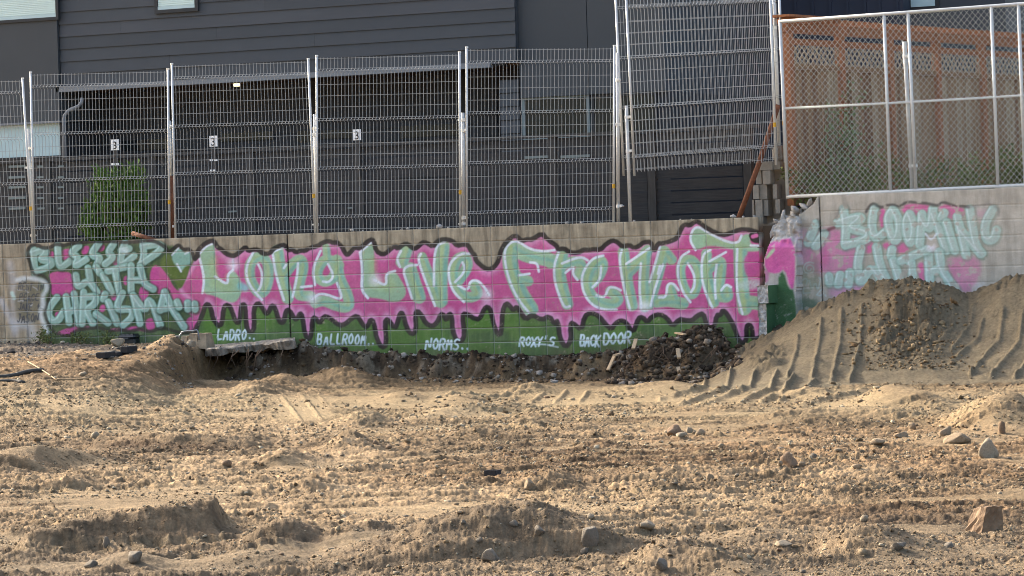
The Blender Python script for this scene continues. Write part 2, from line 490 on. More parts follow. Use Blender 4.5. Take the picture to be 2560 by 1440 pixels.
# ---------- letters of the big piece
def letter_fill(fn, shapes):
    for kind, pts, w in shapes:
        p = fn(pts)
        if kind == 'p': fill(p, LET, 3, 1.0, 2)
        else: stroke(p, w * 1.12, LET, 2.5, 1.0, closed=(kind == 'c'), rough=2)
    for kind, pts, w in shapes:      # yellow core and teal edges
        p = fn(pts)
        if kind == 'p':
            c = np.mean(np.array(p), 0)
            q = [tuple(c + (np.array(s) - c) * .62) for s in p]
            fill(q, YEL, 8, 0.40, 2)
        else:
            stroke(p, w * .4, YEL, 6, 0.6, closed=(kind == 'c'))
            stroke([(x + w * .36, y + w * .1) for x, y in p], w * .34, TEAL, 5, 0.75, closed=(kind == 'c'))
letter_fill(R2, [
    ('p', [(225, 380), (300, 300), (370, 265), (395, 330), (390, 600), (520, 695), (515, 580), (570, 535), (640, 620), (665, 720), (640, 810), (580, 875), (480, 845), (380, 795), (262, 775), (285, 620)], 0),
    ('c', [(835, 395), (915, 450), (930, 600), (905, 720), (845, 790), (770, 700), (728, 590), (745, 450)], 23),
    ('s', [(1015, 350), (1045, 560), (1115, 820)], 27), ('s', [(1075, 600), (1160, 480), (1250, 420), (1280, 500), (1230, 680), (1215, 800), (1345, 800)], 23),
    ('c', [(1500, 420), (1420, 510), (1405, 610), (1490, 670), (1590, 610), (1610, 480)], 23),
    ('s', [(1610, 440), (1630, 620), (1720, 790), (1735, 920), (1600, 900), (1480, 840), (1395, 870)], 24),
    ('s', [(1500, 310), (1510, 430)], 17), ('p', [(1590, 380), (1700, 490), (1640, 530), (1600, 500)], 0)])
letter_fill(R3, [
    ('p', [(78, 360), (140, 300), (200, 258), (225, 340), (215, 620), (345, 705), (335, 570), (430, 545), (510, 670), (550, 770), (490, 850), (400, 865), (290, 825), (150, 815), (92, 740), (110, 600)], 0),
    ('s', [(545, 330), (500, 460)], 28), ('s', [(580, 530), (620, 660), (670, 810)], 30),
    ('s', [(700, 410), (780, 620), (850, 850)], 22), ('s', [(905, 300), (885, 500), (885, 850)], 31),
    ('s', [(1060, 650), (1165, 500), (1130, 400), (1045, 430), (1000, 560), (1040, 720), (1140, 825), (1270, 790), (1220, 690)], 24)])
letter_fill(R4, [
    ('s', [(140, 310), (130, 450), (180, 620), (250, 770), (335, 900)], 34), ('s', [(140, 300), (300, 385), (480, 410), (540, 440)], 33), ('s', [(220, 600), (310, 630)], 24),
    ('s', [(640, 380), (610, 530), (640, 700), (690, 850)], 27), ('s', [(640, 480), (760, 430), (840, 470), (800, 570)], 23),
    ('s', [(940, 650), (1020, 550), (1040, 440), (980, 430), (880, 560), (885, 720), (980, 830), (1130, 865), (1200, 800), (1110, 730)], 24),
    ('s', [(1235, 350), (1265, 600), (1320, 870)], 25), ('s', [(1270, 560), (1390, 440), (1470, 330)], 24), ('s', [(1450, 350), (1430, 600), (1440, 880)], 24),
    ('s', [(1630, 340), (1560, 600), (1480, 860)], 24), ('s', [(1630, 340), (1700, 420)], 24), ('s', [(1560, 830), (1680, 820), (1810, 850)], 27), ('s', [(1690, 690), (1720, 790)], 20),
    ('c', [(1865, 400), (1955, 470), (1965, 620), (1920, 770), (1860, 760), (1795, 620), (1785, 470)], 20),
    ('s', [(2040, 370), (2035, 550), (2110, 840)], 24), ('s', [(2060, 520), (2195, 400), (2180, 600), (2150, 790), (2260, 800), (2240, 710)], 21),
    ('p', [(1865, 230), (1940, 75), (2060, 165), (2230, 240), (2360, 270), (2385, 185), (2470, 165), (2460, 280), (2570, 285), (2570, 345), (2390, 345), (2070, 275), (1990, 315), (1940, 330)], 0),
    ('s', [(2370, 330), (2370, 560), (2410, 900)], 30), ('s', [(2410, 830), (2560, 850)], 30)])
fill(R4([(2410, 370), (2560, 340), (2560, 560), (2440, 610), (2400, 500)]), (198, 78, 148), 4, 0.9)
fill(R4([(2340, 640), (2560, 600), (2560, 700), (2360, 720)]), (188, 204, 196), 6, 0.7, tex=0.7)
# white edge lights
W = 6.0
for fn, lines in ((R2, [[(228, 385), (285, 620), (265, 770)], [(228, 385), (300, 300), (370, 275)], [(390, 605), (520, 695), (515, 585), (570, 540)], [(770, 365), (695, 520), (720, 680), (860, 840)], [(820, 480), (865, 570), (850, 700), (820, 748)],
                        [(965, 360), (1000, 600), (1080, 840)], [(965, 360), (1080, 310)], [(1100, 490), (1080, 520)], [(1220, 470), (1210, 620), (1165, 810)], [(1250, 710), (1360, 700)], [(1445, 350), (1365, 520), (1390, 690)],
                        [(1520, 480), (1580, 600), (1530, 665), (1470, 655)], [(1610, 670), (1660, 800), (1640, 835), (1500, 780), (1420, 780), (1370, 830)], [(1845, 370), (1865, 560), (1850, 740), (1920, 820)]]),
                  (R3, [[(80, 365), (110, 560), (95, 740), (160, 820)], [(80, 365), (190, 265)], [(225, 640), (350, 705), (335, 575), (430, 550)], [(490, 350), (445, 430), (480, 510)], [(600, 825), (540, 640), (510, 540), (560, 495), (650, 490)],
                        [(690, 380), (660, 430), (700, 560), (830, 900)], [(820, 700), (820, 420), (850, 290), (930, 260)], [(1200, 380), (1100, 370), (980, 460), (960, 600), (1010, 760), (1120, 860)], [(1030, 660), (1110, 580), (1130, 510), (1105, 465)],
                        [(1060, 695), (1160, 750), (1180, 650), (1260, 640), (1330, 720), (1370, 790)]]),
                  (R4, [[(330, 950), (220, 820), (130, 640), (80, 420), (90, 300), (190, 225), (320, 320), (450, 345), (570, 330)], [(330, 450), (400, 455), (415, 540)], [(220, 575), (325, 560)], [(610, 350), (560, 480), (570, 650), (630, 820), (670, 890), (715, 875)],
                        [(640, 460), (820, 390), (890, 430)], [(675, 550), (760, 480), (740, 560), (790, 620)], [(1040, 385), (930, 410), (830, 560), (835, 720), (920, 860), (1050, 910), (1170, 910)], [(1020, 490), (1010, 620), (935, 690)], [(975, 770), (1060, 790), (1090, 690), (1150, 690), (1210, 720)],
                        [(1220, 330), (1195, 420), (1230, 650), (1300, 910)], [(1490, 310), (1260, 465)], [(1405, 460), (1390, 700), (1410, 900)], [(1590, 300), (1550, 440), (1490, 640)], [(1620, 470), (1540, 700), (1500, 870)], [(1590, 480), (1570, 560)], [(1580, 790), (1650, 790), (1660, 660), (1720, 650), (1770, 720)],
                        [(1870, 345), (1780, 400), (1755, 560), (1810, 740), (1885, 835)], [(1860, 460), (1920, 560), (1930, 680), (1890, 740)], [(2080, 330), (2000, 370), (1990, 560), (2020, 720), (2100, 890)], [(2070, 440), (2230, 350)], [(2140, 470), (2120, 620), (2130, 800)], [(2185, 720), (2230, 660), (2280, 690)],
                        [(1935, 330), (1870, 220), (1935, 85), (2070, 170), (2230, 250), (2350, 265), (2380, 190)], [(2470, 285), (2570, 290)], [(2340, 320), (2330, 560), (2340, 760), (2390, 950)]])):
    for l in lines:
        stroke(fn(l), W, WHITE, 1.4, 0.97)
for c in (R2([(570, 490), (572, 491)]), R3([(230, 640), (232, 641)]), R3([(1345, 785), (1346, 786)]), R4([(1440, 880), (1441, 881)]), R2([(1370, 830), (1372, 831)])):
    stroke(c, 26, (238, 236, 242), 13, 0.7, it=0)
stroke(R2([(570, 400), (572, 530)]), 4, WHITE, 3, 0.7)
stroke(R2([(650, 700), (690, 720)]), 18, (128, 200, 200), 6, 0.8)
# black outlines
stroke(TOP, 12.0, BLACK, 1.6, 0.97, it=1, rough=1.5)
stroke(BOT, 12.5, BLACK, 1.6, 0.97, it=1, rough=1.5)
stroke(R4([(2480, 190), (2500, 235), (2570, 235)]), 15, BLACK, 1.5, 1.0)
fill(R4([(2490, 215), (2570, 190), (2570, 260), (2500, 255)]), BLACK, 1.5)
stroke(R4([(2490, 200), (2525, 190)]), 9, (224, 110, 170), 2, 1.0)

# ---------- the small left piece
for pts in ([(470, 480), (740, 470), (770, 700), (700, 730), (500, 720), (520, 590)], [(600, 260), (730, 240), (710, 360), (600, 360)], [(480, 280), (540, 270), (550, 340), (490, 340)], [(810, 230), (900, 210), (880, 300), (820, 310)], [(960, 210), (1050, 200), (1040, 270), (960, 280)],
            [(1130, 330), (1220, 330), (1200, 420), (1120, 410)], [(1240, 520), (1290, 520), (1280, 620), (1230, 600)], [(1390, 620), (1500, 620), (1480, 740), (1390, 800)], [(1100, 690), (1210, 650), (1180, 760), (1110, 770)], [(960, 680), (1040, 660), (1020, 720), (960, 720)],
            [(560, 1095), (640, 1050), (760, 1020), (920, 1020), (860, 1050), (760, 1060), (720, 1120), (600, 1110)], [(1080, 1050), (1250, 1030), (1400, 1020), (1490, 1085), (1380, 1060), (1150, 1075)], [(1450, 960), (1530, 930), (1560, 1040), (1500, 1080), (1460, 1040)], [(1870, 930), (1990, 920), (1970, 1000), (1940, 1085), (1840, 1060)],
            [(1500, 450), (1580, 390), (1600, 620), (1540, 680), (1500, 620)], [(1000, 810), (1060, 800), (1050, 880), (990, 880)], [(1180, 660), (1230, 650), (1180, 760)], [(550, 880), (610, 880), (600, 930), (550, 930)], [(1470, 170), (1540, 150), (1530, 200), (1480, 200)]):
    fill(R1(pts), (200, 78, 146), 2.5, 0.95, tex=0.15)
BLE = [[(330, 250), (340, 380), (350, 490)], [(295, 300), (440, 255), (470, 280), (390, 365), (530, 365), (500, 425), (370, 470)], [(575, 215), (590, 455), (700, 370)], [(785, 220), (705, 290), (790, 335), (740, 430), (865, 350)],
       [(985, 190), (900, 315), (1010, 330), (960, 420)], [(1135, 195), (1075, 290), (1140, 330), (1050, 400)], [(1250, 185), (1205, 330), (1215, 420), (1340, 320)], [(1210, 265), (1290, 245)], [(1430, 185), (1440, 330), (1390, 450)], [(1430, 225), (1605, 195), (1615, 255), (1480, 350), (1400, 410)],
       [(755, 515), (780, 650), (880, 550), (970, 680)], [(880, 440), (900, 560)], [(960, 430), (1000, 490)], [(1030, 510), (1115, 680)], [(1080, 470), (1265, 425)], [(1150, 470), (1195, 690)], [(1310, 415), (1310, 680)], [(1400, 430), (1440, 600), (1530, 650)], [(1310, 560), (1420, 560)],
       [(570, 735), (500, 820), (475, 920), (560, 995), (640, 870)], [(660, 725), (690, 985)], [(740, 700), (790, 995)], [(680, 880), (770, 850)], [(835, 680), (820, 995)], [(830, 735), (965, 715), (950, 800), (850, 860), (930, 995)], [(1050, 700), (1035, 750)], [(1080, 780), (1170, 990)], [(960, 900), (1080, 990)],
       [(1225, 690), (1150, 860), (1320, 845), (1325, 930), (1230, 1010)], [(1330, 715), (1400, 995)], [(1330, 715), (1460, 890), (1490, 715), (1600, 1010)], [(1645, 680), (1600, 860)], [(1645, 680), (1720, 850), (1840, 1030)], [(1610, 850), (1730, 830)], [(1770, 780), (1790, 830)], [(1875, 790), (1880, 850)], [(1945, 800), (1950, 850)]]
def group_letters(lines, groups, fn, w, shadow, sa, body, core, edge, ea):
    for g in groups:
        for k in g: stroke([(x + 2, y + 2.5) for x, y in fn(lines[k])], w + 8, shadow, 3.5, sa)
        for k in g: stroke(fn(lines[k]), w, body, 2.2, 1.0, rough=2.5)
        for k in g: stroke([(x + 1.5, y + 1.5) for x, y in fn(lines[k])], w * .5, core, 4, .7)
        for k in g: stroke([(x - w * .3, y - w * .16) for x, y in fn(lines[k])], 3.4, edge, 1.8, ea)
group_letters(BLE, [[0, 1], [2], [3], [4], [5], [6, 7], [8, 9], [10, 11], [12], [13], [14, 15], [16, 17, 18], [19], [20, 21, 22], [23, 24], [25], [26, 27], [28], [29, 30], [31, 32, 33], [34], [35], [36]], R1, 17.5, (40, 66, 48), .8, MINT, GREYL, (206, 228, 222), .55)
fill(R1([(1695, 330), (1790, 225), (1850, 300), (1880, 265), (1925, 300), (1910, 400), (1850, 420), (1810, 485)]), (140, 184, 164), 3)
stroke(R1([(1720, 310), (1790, 235)]), 4, WHITE, 1.5, .8); stroke(R1([(1770, 400), (1810, 475)]), 4.5, WHITE, 1.5, .9); stroke(R1([(1850, 300), (1900, 275)]), 4, WHITE, 2, .7)
stroke(R1([(1230, 260), (1260, 275)]), 12, (220, 240, 236), 7, .8)
stroke(R1([(285, 330), (275, 260), (310, 215), (370, 205), (430, 245), (510, 235), (560, 195), (640, 220), (720, 190), (860, 180), (1010, 170), (1200, 180), (1330, 185), (1400, 170), (1540, 165), (1650, 225), (1690, 285), (1740, 240), (1790, 205), (1830, 260), (1890, 245), (1925, 290), (1940, 355), (1985, 320)]), 9.5, BLACK, 2, .9, rough=2.5)
stroke(R1([(285, 330), (310, 430), (340, 520), (420, 500), (495, 580), (505, 700), (455, 830), (450, 900), (480, 1000), (550, 1100), (700, 1125), (760, 1060), (900, 1045), (1000, 1030), (1080, 1075), (1200, 1055), (1290, 1080), (1400, 1045), (1500, 1085), (1600, 1035), (1700, 1055), (1780, 1085), (1930, 1085), (1965, 1010), (2020, 930), (2040, 830)]), 8.5, (44, 44, 38), 2, .88, rough=2.5)
# bare, whitewashed patch with the memorial words
stroke(R1([(100, 400), (140, 600), (150, 1100)]), 16, (190, 188, 190), 9, .5)
stroke(R1([(10, 760), (80, 900), (150, 1060)]), 14, (190, 190, 194), 7, .55)
fill(R1([(130, 560), (420, 540), (440, 1000), (150, 1030)]), (108, 104, 82), 7, .75)
stroke(R1([(170, 560), (300, 535), (440, 570), (475, 640), (425, 720), (430, 820), (400, 890), (430, 980), (470, 1080)]), 11, (206, 212, 212), 5, .8, rough=4)
stroke(R1([(120, 690), (140, 740)]), 9, (180, 212, 206), 3, .8)
stroke(R1([(150, 1000), (300, 1010), (330, 1110)]), 22, (186, 188, 190), 10, .6)

FONT = {'A': [[(0, 1), (.5, 0), (1, 1)], [(.2, .65), (.8, .65)]], 'B': [[(0, 0), (0, 1), (.8, 1), (1, .75), (.8, .5), (0, .5)], [(0, 0), (.7, 0), (.9, .25), (.7, .5)]], 'C': [[(1, .15), (.6, 0), (.1, .3), (.1, .7), (.6, 1), (1, .85)]],
        'D': [[(0, 0), (0, 1), (.6, 1), (1, .6), (1, .4), (.6, 0), (0, 0)]], 'E': [[(1, 0), (0, 0), (0, 1), (1, 1)], [(0, .5), (.8, .5)]], 'I': [[(.5, 0), (.5, 1)]], 'J': [[(.8, 0), (.8, .8), (.5, 1), (.1, .8)], [(.4, 0), (1, 0)]],
        'K': [[(0, 0), (0, 1)], [(1, 0), (0, .55), (1, 1)]], 'L': [[(.1, 0), (.05, 1), (1, .95)]], 'M': [[(0, 1), (.1, 0), (.5, .7), (.9, 0), (1, 1)]], 'N': [[(0, 1), (.05, 0), (.95, 1), (1, 0)]],
        'O': [[(.5, 0), (.05, .3), (.05, .7), (.5, 1), (.95, .7), (.95, .3), (.5, 0)]], 'P': [[(0, 1), (0, 0), (.8, 0), (1, .25), (.8, .5), (0, .5)]], 'R': [[(0, 1), (0, 0), (.8, 0), (1, .25), (.8, .5), (0, .5)], [(.4, .5), (1, 1)]],
        'S': [[(1, .1), (.5, 0), (.05, .2), (.2, .45), (.8, .55), (.95, .8), (.5, 1), (0, .9)]], 'T': [[(0, 0), (1, 0)], [(.5, 0), (.5, 1)]], 'X': [[(0, 0), (1, 1)], [(1, 0), (0, 1)]], 'Y': [[(0, 0), (.5, .5)], [(1, 0), (.5, .5), (.4, 1)]],
        "'": [[(.5, -.15), (.4, .15)]], '.': [[(.4, .9), (.5, .95)]], '+': [[(.5, .2), (.5, .8)], [(.1, .5), (.9, .5)]], '2': [[(0, .2), (.5, 0), (.9, .25), (0, 1), (1, 1)]], ' ': []}
def words(s, x0, x1, ytop, h, col, w, rise=0.0, alpha=.95, gap=.35, soft=1.0, slant=0.12):
    adv = (x1 - x0) / len(s)
    cw = adv * (1 - gap)
    for i, ch in enumerate(s):
        jx, jy = random.uniform(-.8, .8), random.uniform(-1.5, 1.5)
        for l in FONT[ch]:
            stroke([(x0 + i * adv + a * cw + jx + (1 - b) * slant * h, ytop + b * h + jy - rise * i * adv) for a, b in l], w, col, soft, alpha, it=1)
TAGW = (214, 232, 234)
words("LADRO", 543, 620, 825, 25, TAGW, 4.2); words("..", 622, 642, 826, 22, TAGW, 4.5)
words("BALLROOM", 793, 918, 836, 26, TAGW, 4.2); words("..", 918, 940, 838, 25, TAGW, 4.5)
words("NORMS", 1064, 1150, 847, 27, TAGW, 4.5, gap=.28); words("..", 1152, 1178, 848, 25, TAGW, 5)
words("ROXY'S", 1298, 1388, 844, 22, TAGW, 4.4, rise=.02, gap=.25); stroke([(1330, 862), (1360, 860), (1395, 868)], 3.5, TAGW, 1.5, .7)
words("BACK", 1449, 1500, 838, 27, TAGW, 4.8, gap=.22); words("DOOR", 1508, 1578, 833, 28, TAGW, 4.8, rise=.06, gap=.22)
INK = (58, 64, 74)
for _ in range(16):
    _a, _b = random.uniform(40, 112), random.uniform(700, 812)
    stroke([(_a, _b), (_a + random.uniform(-9, 9), _b + random.uniform(-7, 7)), (_a + random.uniform(-12, 12), _b + random.uniform(-9, 9))], 2.2, random.choice(((70, 74, 78), (196, 198, 200), (96, 100, 84))), 1.0, .6)
words("REST IN", 46, 110, 708, 17, INK, 2.8, gap=.3, soft=.9); words("PEACE", 48, 98, 735, 17, INK, 2.8, gap=.3, soft=.9)
words("JAKE +", 45, 100, 758, 17, INK, 2.8, gap=.3, soft=.9); words("JASON", 42, 98, 785, 21, INK, 3.0, gap=.3, soft=.9)

# ---------- the right wall
SP = .45
def haze_fill(pts, col, soft, alpha): fill(pts, col, soft, alpha, 2, SP)
haze_fill(R5([(560, 880), (700, 760), (900, 760), (1060, 880), (1010, 1100), (740, 1140), (560, 1100)]), (214, 112, 168), 14, .75)
haze_fill(R5([(480, 780), (620, 740), (600, 1050), (490, 1000)]), (186, 128, 164), 14, .5)
haze_fill(R5([(690, 900), (760, 900), (760, 1060), (700, 1100)]), (208, 80, 150), 8, .6)
haze_fill(R5([(760, 1220), (1140, 1200), (1180, 1330), (780, 1340)]), (212, 130, 178), 12, .75)
for pts in ([(1340, 600), (1400, 550), (1560, 560), (1640, 590), (1540, 650), (1400, 650)], [(1640, 600), (1700, 550), (1880, 590), (1860, 670), (1760, 690)], [(1170, 590), (1230, 590), (1220, 760), (1170, 740)], [(1040, 860), (1130, 850), (1120, 960), (1040, 960)],
            [(1200, 870), (1400, 860), (1420, 950), (1310, 960), (1200, 920)], [(1470, 1040), (1560, 1030), (1560, 1190), (1500, 1200)]):
    haze_fill(R5(pts), (216, 86, 152), 4, .92)
haze_fill(R5([(1690, 1000), (1980, 970), (2010, 1100), (1960, 1230), (1880, 1300), (1780, 1200)]), (210, 118, 160), 9, .85)
haze_fill(R5([(1960, 600), (2080, 600), (2060, 700), (1960, 680)]), (200, 150, 172), 10, .6)
haze_fill(R5([(1930, 1230), (2050, 1180), (1960, 1300)]), (210, 212, 220), 10, .7)
BLO = [[(880, 600), (900, 760), (890, 880)], [(830, 710), (1010, 655), (1030, 680), (920, 760), (1100, 785), (1070, 850), (890, 890)], [(1130, 590), (1105, 740), (1140, 850), (1240, 770)], [(1285, 600), (1340, 700), (1330, 830), (1290, 865), (1250, 760), (1240, 660), (1285, 600)],
       [(1420, 640), (1462, 740), (1450, 850), (1420, 880), (1390, 790), (1390, 690), (1420, 640)], [(1520, 640), (1500, 890)], [(1520, 680), (1590, 780), (1610, 600)], [(1620, 650), (1720, 935)], [(1700, 630), (1680, 670)], [(1720, 710), (1790, 935)], [(1810, 660), (1880, 970)], [(1830, 760), (2000, 960)], [(1910, 600), (1960, 900), (2010, 960)],
       [(2100, 600), (2030, 720), (2040, 850), (2110, 850), (2130, 770)], [(1020, 920), (990, 1050), (1010, 1230), (1110, 1050), (1210, 1210)], [(1150, 910), (1180, 1080), (1240, 1190)], [(1275, 930), (1265, 980)], [(1285, 1020), (1345, 1200)], [(1350, 1020), (1560, 930)], [(1430, 1040), (1455, 1220)], [(1570, 960), (1585, 1210)], [(1660, 950), (1680, 1100), (1790, 1250)], [(1590, 1110), (1680, 1080)],
       [(760, 1150), (765, 1195)], [(850, 1140), (835, 1210)], [(930, 1120), (920, 1210)], [(650, 720), (590, 870)], [(720, 800), (650, 900)], [(1300, 1230), (1250, 1260)]]
group_letters(BLO, [[26], [27], [0, 1], [2], [3], [4], [5, 6, 7], [8], [9], [10, 11, 12], [13], [14, 15], [16], [17], [20, 21, 22], [18, 19], [23], [24], [25], [28]], R5, 22.5, (104, 136, 116), .55, (172, 204, 190), (182, 196, 184), (222, 234, 230), .7)
stroke(R5([(1550, 800), (1600, 860), (1640, 800)]), 5, WHITE, 2, .8); stroke(R5([(1590, 910), (1600, 915)]), 18, (240, 230, 236), 8, .8, it=0)
stroke(R5([(1065, 620), (1090, 570), (1130, 550), (1180, 590), (1270, 555), (1340, 580), (1400, 535), (1480, 548), (1560, 550), (1650, 575), (1690, 535), (1780, 572), (1900, 580)]), 7, (62, 56, 56), 2.5, .85, rough=2.5)
stroke(R5([(1900, 580), (2000, 572), (2080, 550), (2150, 600), (2150, 650)]), 7, (120, 114, 112), 3.5, .6)
stroke(R5([(820, 680), (840, 600), (890, 560), (930, 600)]), 6, (120, 116, 112), 4, .6)
stroke(R5([(670, 680), (690, 740), (670, 780), (760, 770)]), 6, (90, 88, 84), 3, .7); stroke(R5([(760, 765), (800, 750)]), 9, (110, 40, 60), 3, .8)
for a in np.linspace(0, 4 * math.pi, 30)[:-1]:
    pass
stroke(R5([(600 + (14 + a * 3.6) * math.cos(a), 1085 + (14 + a * 3.6) * math.sin(a)) for a in np.linspace(0, 3.7 * math.pi, 26)]), 3.6, (196, 206, 200), 1.5, .85, it=1)
for l in ([(530, 1190), (570, 1160), (590, 1190), (530, 1290), (620, 1280)], [(600, 1180), (620, 1260), (650, 1190), (670, 1270), (690, 1170)], [(660, 1300), (700, 1250), (720, 1280), (690, 1310), (660, 1300)], [(680, 1160), (690, 1170)], [(730, 1300), (735, 1310)]):
    stroke(R5(l), 3.8, (190, 202, 198), 1.6, .8, it=1)
haze_fill(R5([(500, 1320), (660, 1310), (700, 1450), (490, 1480)]), (56, 98, 66), 12, .85)
haze_fill(R5([(620, 1000), (680, 980), (680, 1300), (540, 1320), (530, 1150)]), (112, 132, 96), 12, .5)
# control joints and the broken pier's paint
fill(R5([(235, 900), (330, 850), (485, 830), (480, 1250), (440, 1245), (400, 1080), (340, 1130), (235, 1110)]), (206, 86, 154), 3, .95, 1)
fill(R5([(240, 990), (310, 910), (320, 940), (250, 1010)]), (176, 206, 160), 3, .95, 1)
fill(R5([(345, 1140), (390, 1100), (430, 1250), (480, 1260), (500, 1560), (180, 1560), (180, 1235), (345, 1235)]), (56, 98, 58), 3, .97, 1)
fill(R5([(200, 1110), (270, 1090), (270, 1200), (200, 1200)]), (186, 110, 150), 4, .8)
keep = sstep(0.62, 0.72, _n1) * ((_xx > 1990) | ((_xx > 1905) & (_yy < 640)))
paint[..., 3] *= 1 - .8 * keep
paint[..., 3] *= np.where(_xx > 1992, .9 - .28 * sstep(2330, 2560, _xx), 1)  # faded paint of the right wall, haze towards its right end put in
over(np.clip(_n2 * 1.6 - .55, 0, 1) * .10 * (paint[..., 3] > .3), (176, 166, 154))
stroke([(718, 585), (728, 870)], 3.2, (30, 24, 22), .8, .95, it=0)
stroke([(2048.3, 484), (2057.5, 790)], 2.4, (40, 38, 36), .8, .95, it=0)
# dirt splashed at the foot of the wall, wear over the whole
soil_line = np.interp(_xx, [0, 300, 520, 740, 1000, 1300, 1480, 1600, 1830, 1900], [868, 866, 880, 866, 884, 886, 880, 850, 870, 900])
over(np.clip(1 - (soil_line - _yy) / 26.0, 0, 1) * np.clip(_n1 * 1.8 - .35, 0, 1) * .7 * (_xx < 1895), (84, 74, 60))
wear = sstep(.70, .82, _n3 * .5 + _n1 * .5)
paint[..., 3] *= 1 - .55 * wear
_lum = paint[..., :3] @ np.array([.3, .55, .15])
paint[..., :3] = paint[..., :3] * .95 + _lum[..., None] * .05
paint[..., :3] *= (0.93 + .22 * (_n3 - .5) + .22 * _n1)[..., None]

def paint_at(V):
    x, y = proj(V)
    fx = np.clip(x - PX0, 0, PW - 2.001); fy = np.clip(y - PY0, 0, PH - 2.001)
    ix, iy = fx.astype(int), fy.astype(int)
    tx, ty = (fx - ix)[:, None], (fy - iy)[:, None]
    r = (paint[iy, ix] * (1 - tx) + paint[iy, ix + 1] * tx) * (1 - ty) + (paint[iy + 1, ix] * (1 - tx) + paint[iy + 1, ix + 1] * tx) * ty
    out = (y < PY0 + 2) | (x < PX0 + 2) | (x > PX1 - 3)
    r[out] = 0
    return r

def painted_mat(name, base, base2, streak=0.35, bump=0.5):
    m = bpy.data.materials.new(name); m.use_nodes = True
    nt = m.node_tree; N = nt.nodes; L = nt.links
    b = N["Principled BSDF"]; b.inputs["Roughness"].default_value = 0.9; b.inputs["Specular IOR Level"].default_value = 0.2
    g = N.new("ShaderNodeNewGeometry")
    n1 = N.new("ShaderNodeTexNoise"); n1.inputs["Scale"].default_value = 5; n1.inputs["Detail"].default_value = 8; n1.inputs["Roughness"].default_value = .7
    L.new(g.outputs["Position"], n1.inputs[0])
    mp = N.new("ShaderNodeMapping"); mp.inputs["Scale"].default_value = (9, 9, 1.2); L.new(g.outputs["Position"], mp.inputs[0])
    n2 = N.new("ShaderNodeTexNoise"); n2.inputs["Scale"].default_value = 1.3; n2.inputs["Detail"].default_value = 6; L.new(mp.outputs[0], n2.inputs[0])
    rp = N.new("ShaderNodeValToRGB"); rp.color_ramp.elements[0].position = .32; rp.color_ramp.elements[1].position = .68
    rp.color_ramp.elements[0].color = tuple(base) + (1,); rp.color_ramp.elements[1].color = tuple(base2) + (1,)
    L.new(n1.outputs[0], rp.inputs[0])
    r2 = N.new("ShaderNodeValToRGB"); r2.color_ramp.elements[0].position = .38; r2.color_ramp.elements[1].position = .6
    r2.color_ramp.elements[0].color = (1 - streak,) * 3 + (1,); r2.color_ramp.elements[1].color = (1, 1, 1, 1)
    L.new(n2.outputs[0], r2.inputs[0])
    mx = N.new("ShaderNodeMix"); mx.data_type = 'RGBA'; mx.blend_type = 'MULTIPLY'; mx.inputs[0].default_value = 1
    L.new(rp.outputs[0], mx.inputs[6]); L.new(r2.outputs[0], mx.inputs[7])
    at = N.new("ShaderNodeAttribute"); at.attribute_name = "paint"
    m2 = N.new("ShaderNodeMix"); m2.data_type = 'RGBA'
    L.new(at.outputs["Alpha"], m2.inputs[0]); L.new(mx.outputs[2], m2.inputs[6]); L.new(at.outputs["Color"], m2.inputs[7])
    L.new(m2.outputs[2], b.inputs["Base Color"])
    n3 = N.new("ShaderNodeTexNoise"); n3.inputs["Scale"].default_value = 70; n3.inputs["Detail"].default_value = 5; L.new(g.outputs["Position"], n3.inputs[0])
    bp = N.new("ShaderNodeBump"); bp.inputs["Strength"].default_value = bump; bp.inputs["Distance"].default_value = .008
    L.new(n3.outputs[0], bp.inputs["Height"]); L.new(bp.outputs[0], b.inputs["Normal"])
    return m
M['block'] = painted_mat('painted_block', srgb(156, 143, 121), srgb(188, 174, 149), .45)
M['mortar'] = painted_mat('painted_mortar', srgb(170, 162, 146), srgb(192, 184, 168), .15)
M['wall_right'] = painted_mat('painted_concrete', srgb(178, 168, 152), srgb(202, 192, 176), .2, .35)
M['pier'] = painted_mat('painted_pier', srgb(166, 160, 150), srgb(204, 198, 190), .2, .9)
# ------------------------------------------------------------------ the dirt lot
def cam_rd(X, Y):
    dx, dy = X - CAM[0], Y - CAM[1]
    return dx * RGT[0] + dy * RGT[1], dx * FWD[0] + dy * FWD[1]

def ztop(px, py, Y=0.0): return float(P(px, py, Y)[2])
_bank_px = [-200, 0, 300, 430, 520, 640, 740, 800, 1000, 1300, 1480, 1560, 1900]
_bank_py = [860, 860, 864, 868, 872, 866, 860, 878, 888, 890, 886, 880, 908]
BANK_Z = [ztop(a, b) for a, b in zip(_bank_px, _bank_py)]
_berm_px = [1690, 1740, 1780, 1810, 1850, 1900, 1950, 2000, 2050, 2100, 2170, 2250, 2320, 2380, 2420, 2450, 2500, 2560, 2700]
_berm_py = [952, 940, 925, 905, 880, 850, 818, 790, 765, 745, 722, 715, 718, 735, 747, 736, 706, 690, 670]
BERM_Z = [max(0, ztop(a, b, -0.9)) for a, b in zip(_berm_px, _berm_py)]

